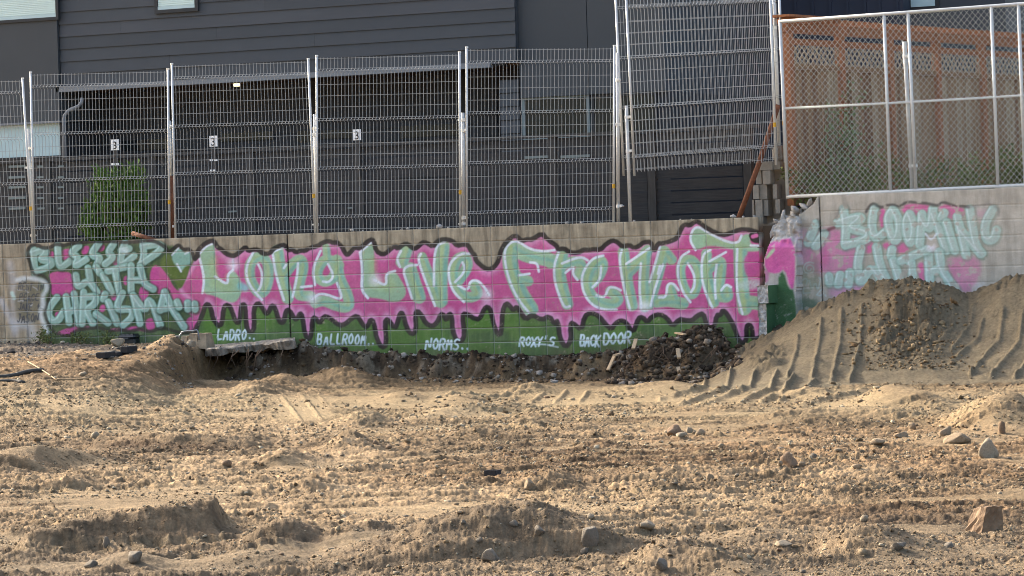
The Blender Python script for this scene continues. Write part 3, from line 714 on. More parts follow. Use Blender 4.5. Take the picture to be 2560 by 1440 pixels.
# (px, py of the crest's foot, half width px, front sigma m, back sigma m, height m)
MOUNDS = [(690, 1385, 70, .4, .8, .06), (620, 1420, 120, .4, .6, .05), (300, 1430, 90, .4, .6, .06), (2200, 1395, 110, .5, .9, .05), (1900, 1350, 80, .4, .8, .03),
          (870, 1138, 52, .5, 1.0, .17), (930, 1142, 40, .5, .9, .06), (800, 1140, 50, .5, .9, .05), (700, 1170, 60, .5, .9, .10), (610, 1120, 60, .5, .9, .05), (1390, 1215, 45, .5, .8, .09), (1330, 1220, 40, .4, .7, .05),
          (900, 1072, 60, .6, 1.2, .10), (1320, 1078, 45, .6, 1.0, .08), (1180, 1095, 60, .6, 1.0, .05), (2500, 1085, 80, 1.0, 1.6, .24), (2580, 1080, 60, 1.0, 1.6, .2), (2240, 1020, 70, 1.0, 1.2, .18), (2340, 1025, 70, 1.0, 1.2, .12),
          (2050, 1000, 70, .9, 1.2, .10), (1330, 990, 60, .8, 1.4, .12), (630, 1010, 60, .9, 1.6, .12), (1000, 1010, 60, .9, 1.6, .10), (1680, 985, 90, .9, 1.3, .10), (1150, 1010, 60, .9, 1.4, .08),
          (380, 1000, 80, 1.0, 1.8, .10), (180, 1010, 60, 1.0, 1.5, .07), (430, 1065, 70, .8, 1.3, .07), (2100, 1150, 60, .6, 1.0, .05), (1980, 1165, 50, .4, .8, .04), (2400, 1110, 90, .6, 1.0, .05), (760, 1230, 60, .4, .8, .04), (160, 1225, 60, .5, .8, .06), (1500, 1130, 70, .5, .9, .04)]
# long windrows: (px, py of the foot, height m) along each, then front and back sigma
RIDGES = [([(0, 1392, 0), (60, 1384, .08), (150, 1374, .13), (260, 1368, .17), (370, 1362, .185), (460, 1356, .20), (528, 1350, .21), (552, 1350, .05), (585, 1352, 0)], .27, .8),
          ([(760, 1425, 0), (860, 1420, .06), (960, 1418, .12), (1060, 1414, .19), (1160, 1410, .25), (1250, 1406, .275), (1330, 1402, .26), (1420, 1402, .21), (1500, 1404, .15), (1570, 1402, .07), (1650, 1398, 0)], .40, 1.1),
          ([(560, 1385, 0), (640, 1380, .04), (720, 1372, .07), (800, 1375, .05), (880, 1372, .08), (960, 1366, .05), (1030, 1360, 0)], .26, .6),
          ([(205, 1132, 0), (235, 1130, .12), (330, 1130, .11), (420, 1132, .12), (520, 1130, .10), (600, 1126, .06), (680, 1122, 0)], .38, .8),
          ([(1560, 1445, 0), (1640, 1438, .10), (1720, 1436, .12), (1800, 1440, .10), (1880, 1446, .05), (1960, 1446, 0)], .28, .8),
          ([(-100, 1198, .14), (0, 1190, .17), (80, 1184, .18), (160, 1176, .13), (230, 1168, .06), (300, 1164, 0)], .55, 1.1),
          ([(1000, 1062, 0), (1090, 1050, .07), (1180, 1040, .09), (1270, 1030, .07), (1340, 1022, 0)], .6, 1.2),
          ([(2040, 1388, 0), (2120, 1392, .06), (2230, 1390, .07), (2330, 1384, .04), (2400, 1380, 0)], .3, .6),
          ([(1880, 1062, 0), (1990, 1056, .07), (2120, 1050, .10), (2260, 1052, .08), (2380, 1058, 0)], .5, 1.0)]
_MC = []
for (px, py, w, sf, sb, h) in MOUNDS:
    c = PZ(px, py, 0.0)
    r0, d0 = cam_rd(c[0], c[1])
    _k = 1.3 if py > 1330 else 1.1
    _MC.append((float(r0), float(d0) + sf * .7, w * float(d0) / FPX, sf * .72, sb, h * _k))

# machine tracks: depth a + b r + c r^2, half width, lateral range
TRACKS = [(20.6, .32, .03, .16, -4, 1.5), (21.6, .32, .03, .16, -4, 1.5), (23.5, -.25, .02, .18, -1.5, 5), (24.8, -.25, .02, .18, -1.5, 5), (27.2, .12, .0, .2, -5, 4), (28.6, .12, .0, .2, -5, 4), (32.0, -.3, .05, .22, -5, 5), (33.8, -.3, .05, .22, -5, 5), (37.5, .35, .02, .25, -6, 5), (39.2, .35, .02, .25, -6, 5)]
_RD = []
for pts, sf, sb in RIDGES:
    rr, dd, hh = [], [], []
    for (px, py, h) in pts:
        c = PZ(px, py, 0.0); r0, d0 = cam_rd(c[0], c[1])
        rr.append(float(r0)); dd.append(float(d0) + sf * .9); hh.append(h)
    _RD.append((rr, dd, hh, sf, sb))

GROOVES = [[(1990, 845), (1985, 880), (1962, 945)], [(2050, 800), (2045, 850), (2022, 948)], [(2102, 775), (2095, 860), (2072, 950)], [(2152, 765), (2146, 860), (2118, 952)],
           [(2382, 760), (2378, 815), (2350, 850)], [(2432, 765), (2422, 810), (2375, 875)], [(2455, 795), (2440, 850), (2370, 905)], [(2506, 775), (2494, 850), (2420, 935)], [(2556, 780), (2542, 860), (2470, 940)], [(2605, 780), (2595, 860), (2530, 940)],
           [(1762, 935), (1750, 970), (1640, 1000)], [(1822, 928), (1808, 972), (1680, 1020), (1600, 1030)], [(1884, 925), (1868, 965), (1760, 1012), (1650, 1040)], [(1936, 930), (1918, 975), (1840, 1010)], [(1978, 945), (1945, 985), (1890, 1010)], [(2030, 955), (1990, 985), (1940, 1005)],
           [(690, 985), (745, 1055)], [(742, 985), (795, 1050)], [(790, 990), (830, 1040)], [(1350, 985), (1318, 1008)], [(1408, 982), (1378, 1008)], [(1466, 980), (1440, 1005)], [(640, 1000), (680, 1055)], [(1985, 1018), (2060, 999), (2165, 976)]]

def px_dist(lines, px, py):
    d = np.full(px.shape, 1e9)
    for l in lines:
        for a, b in zip(l[:-1], l[1:]):
            x0, x1 = min(a[0], b[0]) - 30, max(a[0], b[0]) + 30
            y0, y1 = min(a[1], b[1]) - 30, max(a[1], b[1]) + 30
            m = (px > x0) & (px < x1) & (py > y0) & (py < y1)
            if not m.any(): continue
            X, Y = px[m], py[m]
            vx, vy = b[0] - a[0], b[1] - a[1]
            t = np.clip(((X - a[0]) * vx + (Y - a[1]) * vy) / (vx * vx + vy * vy), 0, 1)
            d[m] = np.minimum(d[m], np.hypot(X - a[0] - t * vx, Y - a[1] - t * vy))
    return d

def ground_eval(X, Y):
    """height and soil colour of the lot at world points (arrays)"""
    r, d = cam_rd(X, Y)
    d = np.maximum(d, 3.0)
    px = 1280 + FPX * r / d
    q = -Y
    z = np.zeros_like(X)
    z += .19 * np.clip((1000 - px) / 600, 0, 1.0) * sstep(36, 46, d)
    # left bench, cut away at its right side
    jag = (fbm(X * 2.3, Y * 2.3, 3, 5) - .5)
    edge = np.interp(d, [34, 40, 43, 46, 48, 52], [250, 340, 400, 455, 500, 520]) + jag * 90
    bench = np.interp(d, [33, 37, 41, 44.5, 51], [0, .16, .40, .54, .66])
    wdt = np.interp(d, [36, 42.5, 45.5, 48], [520, 300, 70, 45])
    bm = 1 - sstep(-.7, .3, (px - edge - wdt * .2) / wdt)
    z = np.maximum(z, bench * bm)
    heap = np.exp(-((px - 425) / 45) ** 2 - ((q - 3.0) / .9) ** 2) * .16
    z += heap
    # bank left along the foot of the wall
    top = np.interp(px, _bank_px, BANK_Z) - .13 * sstep(490, 520, px) * (1 - sstep(735, 755, px))
    qe = np.interp(px, [-200, 480, 540, 735, 790, 1000, 1500, 1900], [2.5, 1.6, .8, .8, .7, .45, .45, .4]) + jag * .55
    bt = 1 - sstep(-.05, .38, q - qe)
    z = z * (1 - bt) + np.maximum(top + (jag * .08), z) * bt
    slump = .26 * np.exp(-((px - 850) / 95) ** 2 - ((q - 1.4) / .6) ** 2) + .07 * np.exp(-((px - 1100) / 130) ** 2 - ((q - 1.2) / .4) ** 2) + .16 * np.exp(-((px - 700) / 60) ** 2 - ((q - 2.2) / .6) ** 2)
    z = np.maximum(z, slump + z * .6)
    # rubble heap
    rb = sstep(1500, 1620, px) * (1 - sstep(1800, 1845, px)) * (1 - sstep(.8, 1.75, q + jag * 1.3))
    rz = np.interp(px, [1480, 1560, 1620, 1700, 1780, 1850], [.38, .47, .58, .62, .61, .45]) * (.9 + .6 * jag)
    z = np.maximum(z, rz * rb)
    rub = rb
    # berm pushed up against the right wall
    zc = np.interp(px, _berm_px, BERM_Z) * sstep(1690, 1800, px)
    qb = np.interp(px, [1700, 1950, 2150, 2700], [6.2, 5.0, 3.8, 3.4])
    s = np.clip((q - .95) / (qb - .95), 0, 1)
    zb = zc * np.where(q < .95, 1 - .12 * np.clip(.95 - q, 0, 1.2), (1 - s) ** 1.55)
    berm = (zb > .02) * sstep(1700, 1800, px)
    z = np.maximum(z, zb)
    for (r0, d0, wr, sf, sb, h) in _MC:
        m = (np.abs(r - r0) < 3 * wr) & (np.abs(d - d0) < 3 * max(sf, sb))
        if not m.any(): continue
        dd = d[m] - d0
        sd = np.where(dd < 0, sf, sb)
        z[m] += h * np.exp(-((r[m] - r0) / wr) ** 2 - (dd / sd) ** 2)
    rmask = np.zeros_like(z)
    for (rr, dd, hh, sf, sb) in _RD:
        m = (r > rr[0]) & (r < rr[-1]) & (d > min(dd) - 1.6) & (d < max(dd) + 2.6)
        if not m.any(): continue
        rm = r[m]
        wob = fbm(rm * 3.1 + dd[0], d[m] * .8, 3, 43)
        x = d[m] - np.interp(rm, rr, dd) + (wob - .5) * .14
        hz = np.interp(rm, rr, hh) * (1.0 + .3 * (wob - .5)) * 1.15
        rmask[m] = np.maximum(rmask[m], np.exp(-(x / (sf * 1.1)) ** 2) * np.clip(hz / .12, 0, 1))
        z[m] += hz * np.where(x < 0, np.exp(-(np.abs(x) / sf) ** 1.7), np.exp(-(x / sb) ** 2))
    py = 720 - FPX * ((z - EYE) * Ui[2] + (r * (Ui @ RGT) + d * (Ui @ FWD))) / (d * math.cos(_p) - (z - EYE) * math.sin(_p))
    gd = px_dist(GROOVES, px, py)
    # smooth scraped faces
    lump = sstep(0, 1, np.exp(-((px - 2270) / 85) ** 2 - ((py - 830) / 62) ** 2) * 1.8) + sstep(0, 1, np.exp(-((px - 1900) / 50) ** 2 - ((py - 890) / 35) ** 2) * 1.6)
    lump += 1 - sstep(4, 26, py - np.interp(px, _berm_px, _berm_py))
    face = berm * (q > .95) * (py < 1000) * np.clip(1 - lump, 0, 1)
    tread = np.exp(-((px - 740) / 75) ** 4 - ((py - 1020) / 34) ** 4) + np.exp(-((px - 1400) / 100) ** 4 - ((py - 996) / 16) ** 4) + np.exp(-((px - 1800) / 190) ** 4 - ((py - 985) / 32) ** 4) + .8 * np.exp(-((px - 2075) / 90) ** 4 - ((py - 998) / 26) ** 4)
    calm = np.clip(face * .80 + tread * .80, 0, .9)
    ridge = np.exp(-(gd / (3.0 + 2.2 * vnoise(px / 7., py / 7., 3))) ** 2) * (.55 + .9 * vnoise(px / 14. + 5, py / 11., 4))
    z += ridge * (.036 + .02 * (py > 930) * (px > 1560) - .016 * (px < 900)) * np.clip(face + tread, 0, 1)
    # clods and ripples
    rough = np.clip(fbm(X * .55, Y * .55, 3, 71) * 2.2 - .45, .15, 1.25)
    n = (fbm(X * .8, Y * .8, 3, 81) - .5) * .085 + (fbm(X * 2.6, Y * 2.6, 3, 91) - .5) * .045 * rough
    lane, cross = r * .985 + d * .17, d * .985 - r * .17
    st1 = fbm(lane * .45 + 40, cross * 6.5, 3, 95)
    st2 = fbm((r * .97 - d * .24) * .6 + 11, (d * .97 + r * .24) * 9.0, 2, 97)
    n += (st1 - .5) * .075 + (st2 - .5) * .05
    pad = sstep(.56, .64, fbm(lane * .55 + 5, cross * 1.1, 3, 99)) * (1 - sstep(44.5, 46, d))
    calm = np.clip(calm + pad * .7 + rmask * .2, 0, .9)
    wx, wy = X + (vnoise(X * 9, Y * 9, 7) - .5) * .12, Y + (vnoise(X * 9, Y * 9, 8) - .5) * .12
    c1, i1 = worley(wx * 8.5, wy * 8.5, 101)
    c2, i2 = worley(wx * 24., wy * 24., 111)
    dome = lambda c, r: np.sqrt(np.clip(r * r - c * c, 0, 1))
    n += dome(c1, .16 + .3 * i1) * .038 * (i1 > .74) * rough
    n += dome(c2, .2 + .28 * i2) * .026 * (i2 > .40) * (.45 + rough * .55)
    n += (fbm(X * 16, Y * 16, 3, 121) - .5) * .042 + (_hash(np.floor(X * 97), np.floor(Y * 61), 5) - .5) * .011
    bn0 = fbm(X * 6, Y * 6, 3, 147)
    track = np.zeros_like(z)
    for (ta, tb, tc, tw, r0_, r1_) in TRACKS:
        x = d - (ta + tb * r + tc * r * r)
        m = (np.abs(x) < tw * 1.8) & (r > r0_) & (r < r1_)
        if not m.any(): continue
        ins = (1 - sstep(tw * .75, tw, np.abs(x[m]))) * (.4 + .9 * vnoise(r[m] * 1.3 + ta, d[m] * .7, 61))
        n[m] += -.022 * ins + .022 * ins * (np.sin((r[m] + x[m] * .35) * 2 * np.pi / .17) > .3) + .02 * np.exp(-((np.abs(x[m]) - tw * 1.2) / (tw * .3)) ** 2) * vnoise(r[m] * 5, d[m] * 3, 63)
        track[m] = np.maximum(track[m], ins)
    rough_bank = np.clip(bt * (px > 500) + rub, 0, 1)
    n += rough_bank * sstep(.08, .6, q) * ((fbm(X * 7, Y * 7, 4, 131, .6) - .5) * .34)
    n += np.clip(lump, 0, 1) * berm * ((fbm(X * 5, Y * 5, 3, 141) - .45) * .22 + dome(c1, .5) * .05 + dome(c2, .5) * .03)
    ovl = sstep(2170, 2215, px) * (1 - sstep(2400, 2440, px)) * berm
    pyc = np.interp(px, [2180, 2230, 2300, 2360, 2420], [772, 792, 800, 788, 764])
    n += ovl * .16 * sstep(8, -5, py - pyc + (bn0 - .5) * 30) * sstep(4, 20, py - np.interp(px, _berm_px, _berm_py))
    z += n * (1 - calm)
    z += face * (fbm(X * 3.2, Y * 3.2, 4, 145) - .5) * .07
    z = np.where(Y > .12, np.minimum(z, .3), z)
    # ---- soil colour (albedo)
    C = lambda *c: np.array(srgb(*c))
    k = fbm(X * .35 + 9, Y * .35, 4, 151)[:, None]
    k2 = fbm(X * 1.7, Y * 1.7, 4, 161)[:, None]
    col = C(109, 91, 69) * (1 - sstep(.38, .62, k)) + C(139, 118, 91) * sstep(.38, .62, k)
    col = col * (.80 + .42 * k2)
    k3 = fbm(X * 4.5, Y * 4.5, 4, 181, .65)[:, None]
    k4 = fbm(X * .22 + 3, Y * .22 + 8, 3, 191)[:, None]
    col = col * (.58 + .84 * sstep(.22, .78, k3))
    col = col * (1 - .30 * sstep(.48, .62, k4) * np.array([[.8, 1.0, 1.15]]))
    def mixc(col, c, m): 
        m = np.clip(m, 0, 1)[:, None]
        return col * (1 - m) + c * m
    col = mixc(col, C(132, 115, 89), pad * .5)
    col = col * (.66 + .36 * st1 + .32 * st2)[:, None]
    col = mixc(col, C(142, 124, 96), np.clip(track, 0, 1) * .45)
    col = mixc(col, C(140, 123, 95), np.exp(-((py - 1010) / 50) ** 2) * (k2[:, 0] * 1.5))
    col = mixc(col, C(146, 129, 100), tread * .6)
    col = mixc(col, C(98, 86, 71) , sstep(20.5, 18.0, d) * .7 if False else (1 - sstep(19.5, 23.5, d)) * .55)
    col = mixc(col, C(119, 108, 88), berm * .9)
    col = mixc(col, C(88, 77, 61), berm * np.clip(lump, 0, 1) * .45)
    dark = np.clip(bt * sstep(480, 560, px) * (1 - sstep(1830, 1900, px)) * (1 - berm), 0, 1)
    bn = fbm(X * 4, Y * 4, 4, 171)
    col = mixc(col, C(74, 64, 52), dark * (.65 + bn * .5))
    col = mixc(col, C(40, 34, 28), dark * sstep(.52, .62, fbm(X * 3 + 7, Y * 9, 3, 177)) * .8)
    col = mixc(col, C(138, 128, 112), dark * sstep(.58, .66, fbm(X * 7, Y * 7 + 4, 3, 179)) * .7)
    col = mixc(col, C(70, 59, 48), np.clip(rub * 1.3, 0, 1) * (.75 + .4 * (bn - .3)))
    col = mixc(col, C(150, 128, 98), dark * sstep(1180, 1350, px) * (1 - sstep(1480, 1530, px)) * (q > .5) * .75)
    col = mixc(col, C(118, 98, 72), slump * 2.2)
    asp = (1 - sstep(200, 420, px + jag * 160)) * (1 - sstep(2.0, 4.6, q + jag * 2.2)) * (q > -.2)
    col = mixc(col, C(94, 88, 82), asp * (.8 + .4 * (bn - .5)))
    col = mixc(col, C(104, 86, 62), (1 - bm) * 0 + sstep(.10, .35, np.exp(-((px - 480) / 120) ** 2 - ((py - 915) / 30) ** 2)) * .7)
    furrow = np.exp(-((px - 400) / 200) ** 4 - ((py - 1116) / 16) ** 2)
    col = mixc(col, C(72, 55, 39), furrow * .9)
    clod = np.clip(.62 - c1, 0, 1) * (i1 > .62)
    col = col * (1 + ((i2 - .5) * .22 + (i1 - .5) * .14) * (1 - calm))[:, None]
    return z, np.clip(col, .01, .95)

def H(x, y):
    z, _ = ground_eval(np.array([float(x)]), np.array([float(y)]))
    return float(z[0])

# a fan of rows and columns: finer near the camera, wider than the picture
rows = [16.2]
while rows[-1] < 50.5:
    rows.append(rows[-1] + .028 + .022 * (rows[-1] - 16.2) / 34.0)
rows = np.array(rows)
us = np.concatenate([np.linspace(-.33, -.160, 60)[:-1], np.linspace(-.160, .160, 790), np.linspace(.160, .33, 60)[1:]])
D_, U_ = np.meshgrid(rows, us, indexing='ij')
Rr = D_ * U_
GX = (CAM[0] + RGT[0] * Rr + FWD[0] * D_).ravel(); GY = (CAM[1] + RGT[1] * Rr + FWD[1] * D_).ravel()
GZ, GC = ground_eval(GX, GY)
nr, nc = D_.shape
# sink the outer border into the surrounding sheet
bd = np.minimum(np.minimum(np.arange(nc)[None, :], nc - 1 - np.arange(nc)[None, :]) / 4.0, np.arange(nr)[:, None] / 12.0)
GZ = GZ - (1 - np.clip(bd, 0, 1)).ravel() * .25
ii = (np.arange(nr - 1)[:, None] * nc + np.arange(nc - 1)[None, :]).ravel()
GF = np.stack([ii, ii + 1, ii + nc + 1, ii + nc], 1)
ym = GY[GF].max(1) < .30
me = mesh_np("dirt_lot", np.stack([GX, GY, GZ], 1), GF[ym], False)
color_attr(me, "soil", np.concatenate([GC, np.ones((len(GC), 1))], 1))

def soil_mat():
    m = bpy.data.materials.new("soil"); m.use_nodes = True
    nt = m.node_tree; N = nt.nodes; L = nt.links
    b = N["Principled BSDF"]; b.inputs["Roughness"].default_value = .95; b.inputs["Specular IOR Level"].default_value = .12
    at = N.new("ShaderNodeAttribute"); at.attribute_name = "soil"
    g = N.new("ShaderNodeNewGeometry")
    n1 = N.new("ShaderNodeTexNoise"); n1.inputs["Scale"].default_value = 22; n1.inputs["Detail"].default_value = 9; n1.inputs["Roughness"].default_value = .72
    L.new(g.outputs["Position"], n1.inputs[0])
    rp = N.new("ShaderNodeValToRGB"); rp.color_ramp.elements[0].position = .3; rp.color_ramp.elements[1].position = .72
    rp.color_ramp.elements[0].color = (.5, .48, .46, 1); rp.color_ramp.elements[1].color = (1.35, 1.33, 1.3, 1)
    L.new(n1.outputs[0], rp.inputs[0])
    mx = N.new("ShaderNodeMix"); mx.data_type = 'RGBA'; mx.blend_type = 'MULTIPLY'; mx.inputs[0].default_value = 1
    L.new(at.outputs["Color"], mx.inputs[6]); L.new(rp.outputs[0], mx.inputs[7]); L.new(mx.outputs[2], b.inputs["Base Color"])
    n2 = N.new("ShaderNodeTexNoise"); n2.inputs["Scale"].default_value = 55; n2.inputs["Detail"].default_value = 6; n2.inputs["Roughness"].default_value = .7
    L.new(g.outputs["Position"], n2.inputs[0])
    bp = N.new("ShaderNodeBump"); bp.inputs["Strength"].default_value = .8; bp.inputs["Distance"].default_value = .03
    L.new(n2.outputs[0], bp.inputs["Height"]); L.new(bp.outputs[0], b.inputs["Normal"])
    return m
M['soil'] = soil_mat()
lot = link("dirt_lot", me, M['soil'])
tag(lot, "graded dirt lot with clods, ruts and a berm at the right", None, None, "structure")
mb = MB()
mb.add([(-600, -900, -.14), (700, -900, -.14), (700, -.2, -.14), (-600, -.2, -.14)], [(0, 1, 2, 3)])
far = solo("ground", mb, M['ground_far'], "flat dirt ground around the lot", None, base=(0, 0, -.14), kind="structure")
# ------------------------------------------------------------------ terraces behind the walls
ZT = float(P(1357, 562)[2])                       # top of the block wall
XE = float(P(1897, 600)[0])                       # its right end
XL = float(P(-150, 700)[0])
YARD_L = ZT - .12
YARD_R = float(P(2300, 480)[2]) - .06
mb = MB(); mb.box((-400, .205, -1.5), (XE + .55, 500, YARD_L))
solo("yard_terrain", mb, M['yard'], "soil terrace behind the block wall", None, base=(0, 10, -1.5), kind="structure")
mb = MB(); mb.box((XE + .553, .42, -1.5), (400, 500, YARD_R))
solo("upper_yard_terrain", mb, M['yard'], "higher soil terrace behind the right wall", None, base=(20, 10, -1.5), kind="structure")

# ------------------------------------------------------------------ block wall
BH, BW, GAP = .2032, .4064, .011
X0 = float(P(718, 590)[0])
wall = Thing("block_wall", "long concrete block retaining wall with big pink and mint graffiti letters and dripping black outline", "wall", (float(P(950, 800)[0]), 0, 0))
k0 = math.floor((XL - X0) / BW); k1 = int((XE - X0) / BW)
soil_y = lambda px: np.interp(px, _bank_px, _bank_py)
def block_mesh(x0, x1, z0, z1, res=.0102):
    nx = max(2, int(round((x1 - x0) / res)) + 1); nz = max(2, int(round((z1 - z0) / res)) + 1)
    xs = np.linspace(x0, x1, nx); zs = np.linspace(z0, z1, nz)
    A, B = np.meshgrid(xs, zs)
    e = np.minimum(np.minimum(A - x0, x1 - A), np.minimum(B - z0, z1 - B))
    Yv = np.where(e < .004, .005, 0.0) + (fbm(A * 14, B * 14, 2, 201) - .5) * .006
    V = np.stack([A.ravel(), Yv.ravel(), B.ravel()], 1)
    i = (np.arange(nz - 1)[:, None] * nx + np.arange(nx - 1)[None, :]).ravel()
    F = np.stack([i, i + 1, i + nx + 1, i + nx], 1)
    n = len(V)
    back = np.array([(x0, .19, z0), (x1, .19, z0), (x1, .19, z1), (x0, .19, z1)])
    V = np.concatenate([V, back])
    c = [0, nx - 1, nz * nx - 1, (nz - 1) * nx]
    F = np.concatenate([F, [(c[1], n + 1, n + 2, c[2]), (n, c[0], c[3], n + 3), (c[3], c[2], n + 2, n + 3), (c[0], n, n + 1, c[1])]])
    return V, F, n
for k in range(k0, k1 + 1):
    for row in range(11):
        x0 = X0 + k * BW + GAP / 2; x1 = X0 + (k + 1) * BW - GAP / 2
        x1 = min(x1, XE)
        if x1 - x0 < .03: continue
        z1 = ZT - row * BH - (GAP if row else 0); z0 = ZT - (row + 1) * BH
        pxm, pym = proj([((x0 + x1) / 2, 0, z1)])
        if pym[0] > soil_y(pxm[0]) + 14: continue
        V, F, n = block_mesh(x0, x1, z0, z1)
        rgba = paint_at(V)
        rgba[n:, 3] = 0
        rgba[:, :3] *= random.uniform(.92, 1.07); rgba[:, 3] *= random.uniform(.90, 1.0)
        off = np.array([x0, random.uniform(-.002, .002), z0])
        me = mesh_np("block", V - np.array([x0, 0, z0]), F)
        color_attr(me, "paint", rgba)
        link("block", me, M['block'], wall.o, tuple(off - wall.base))
# mortar bed behind the blocks
xs = np.arange(X0 + k0 * BW, XE - .01, .018); zs = np.arange(.1, ZT - .012, .018)
A, B = np.meshgrid(xs, zs)
V = np.stack([A.ravel(), np.full(A.size, .011), B.ravel()], 1)
nx = len(xs); i = (np.arange(len(zs) - 1)[:, None] * nx + np.arange(nx - 1)[None, :]).ravel()
F = np.stack([i, i + 1, i + nx + 1, i + nx], 1)
rgba = paint_at(V)
light = .46
rgba[:, :3] = rgba[:, :3] * (1 - light) + np.array(srgb(226, 220, 214)) * light
darkj = np.abs(V[:, 0] - X0) < .02
rgba[darkj] = (.02, .016, .014, 1)
me = mesh_np("mortar", V - wall.base, F)
color_attr(me, "paint", rgba)
link("mortar", me, M['mortar'], wall.o)
mb = MB(); mb.box((X0 + k0 * BW - 9, .004, -.6), (X0 + k0 * BW - .008, .19, ZT)); o = wall.part("plain_wall_run", mb, M['block']); color_attr(o.data, 'paint', np.zeros((8, 4)))
mb = MB(); mb.box((X0 + k0 * BW, .03, -.6), (XE - .004, .186, ZT - .014)); wall.part("wall_core", mb, M['wallcore'])

# ------------------------------------------------------------------ slabs cut along an outline, with painted faces
def in_poly(px, py, pts):
    ins = np.zeros(px.shape, bool)
    n = len(pts)
    for i in range(n):
        a, b = pts[i], pts[(i + 1) % n]
        if a[1] == b[1]: continue
        ins ^= ((a[1] > py) != (b[1] > py)) & (px < (b[0] - a[0]) * (py - a[1]) / (b[1] - a[1]) + a[0])
    return ins

def slab(thing, name, outline, Y, thick, material, res=.0115, groove=None, rough=None, zmin=-.3):
    q = np.array([P(a, b, Y) for a, b in outline])
    x0, x1 = q[:, 0].min(), q[:, 0].max(); z0, z1 = max(zmin, q[:, 2].min()), q[:, 2].max()
    nx = int((x1 - x0) / res) + 1; nz = int((z1 - z0) / res) + 1
    xs = x0 + np.arange(nx + 1) * res; zs = z0 + np.arange(nz + 1) * res
    A, B = np.meshgrid(xs, zs)
    jx = (fbm(A * 9, B * 9, 3, 301) - .5) * .05
    cx, cz = (A[:-1, :-1] + A[1:, 1:]) / 2, (B[:-1, :-1] + B[1:, 1:]) / 2
    poly = [(p[0], p[2]) for p in q]
    ins = in_poly(cx + jx[:-1, :-1] * (1 if rough else 0), cz + jx[:-1, :-1] * (1 if rough else .3), poly)
    Yv = np.full(A.shape, Y) + (fbm(A * 12, B * 12, 3, 311) - .5) * .006
    V0 = np.stack([A.ravel(), Yv.ravel(), B.ravel()], 1)
    ppx, ppy = proj(V0)
    if groove is not None: V0[:, 1] += groove(V0[:, 0], V0[:, 2])
    if rough is not None: V0[:, 1] += rough(V0[:, 0], V0[:, 2], ppx, ppy)
    n1 = nx + 1
    jj, kk = np.nonzero(ins)
    base = jj * n1 + kk
    F = np.stack([base, base + 1, base + n1 + 1, base + n1], 1)
    nb = len(V0)
    Vb = V0.copy(); Vb[:, 1] = Y + thick
    pad = np.zeros((ins.shape[0] + 2, ins.shape[1] + 2), bool); pad[1:-1, 1:-1] = ins
    side = []
    for dj, dk, e in ((0, 1, (1, n1 + 1)), (0, -1, (n1, 0)), (1, 0, (n1 + 1, n1)), (-1, 0, (0, 1))):
        nbm = pad[1 + dj:pad.shape[0] - 1 + dj, 1 + dk:pad.shape[1] - 1 + dk]
        j2, k2 = np.nonzero(ins & ~nbm)
        b2 = j2 * n1 + k2
        a, b = b2 + e[0], b2 + e[1]
        side.append(np.stack([a, a + nb, b + nb, b], 1))
    F = np.concatenate([F] + side)
    V = np.concatenate([V0, Vb])
    used = np.zeros(len(V), bool); used[F.ravel()] = True
    rem = np.cumsum(used) - 1
    V = V[used]; F = rem[F]
    me = mesh_np(name, V - thing.base, F)
    rgba = paint_at(V)
    color_attr(me, "paint", rgba)
    return link(name, me, material, thing.o)

ZR = float(P(2300, 480)[2])
def course_groove(x, z):
    f = ((ZR - z) / BH) % 1.0
    return np.where((f < .05) & (ZR - z > .1), .007, 0.0)
rw = Thing("right_wall", "pale concrete retaining wall with faded mint letters over pink above the dirt berm", "wall", (float(P(2300, 650)[0]), .05, 0))
slab(rw, "wall_panel", [(2049.5, 489), (2200, 483), (2400, 475), (2660, 461), (2660, 900), (2062, 900)], .05, .34, M['wall_right'], groove=course_groove)
slab(rw, "wall_panel", [(1984, 550), (2000, 537), (2020, 521), (2036, 508), (2042, 494), (2047.5, 489), (2060, 900), (1984, 900)], .05, .34, M['wall_right'], groove=course_groove,
     rough=lambda x, z, a, b: np.where(b < 560, (fbm(x * 9, z * 9, 3, 5) - .5) * .02, 0))
a, b = P(2661, 461, .05), P(3600, 413, .05)
mb = MB(); mb.box((a[0] + .006, .052, -.3), (b[0] + 2, .39, ZR)); o = rw.part("wall_panel", mb, M['wall_right']); color_attr(o.data, 'paint', np.zeros((8, 4)))
pier = Thing("broken_pier", "broken concrete wall end with jagged white top and pink paint beside the dark gap", "pier", (float(P(1950, 750)[0]), -.2, 0))
def pier_rough(x, z, a, b):
    t = np.clip((618 - b) / 26.0, 0, 1)
    return t * (fbm(x * 14, z * 14, 4, 7) - .5) * .16 + t * .10 + (fbm(x * 6, z * 6, 3, 9) - .5) * .02
slab(pier, "pier_body", [(1912, 720), (1912, 645), (1922, 615), (1927, 575), (1945, 548), (1972, 540), (1990, 545), (1991, 900), (1912, 900)], -.2, .42, M['pier'], rough=pier_rough)
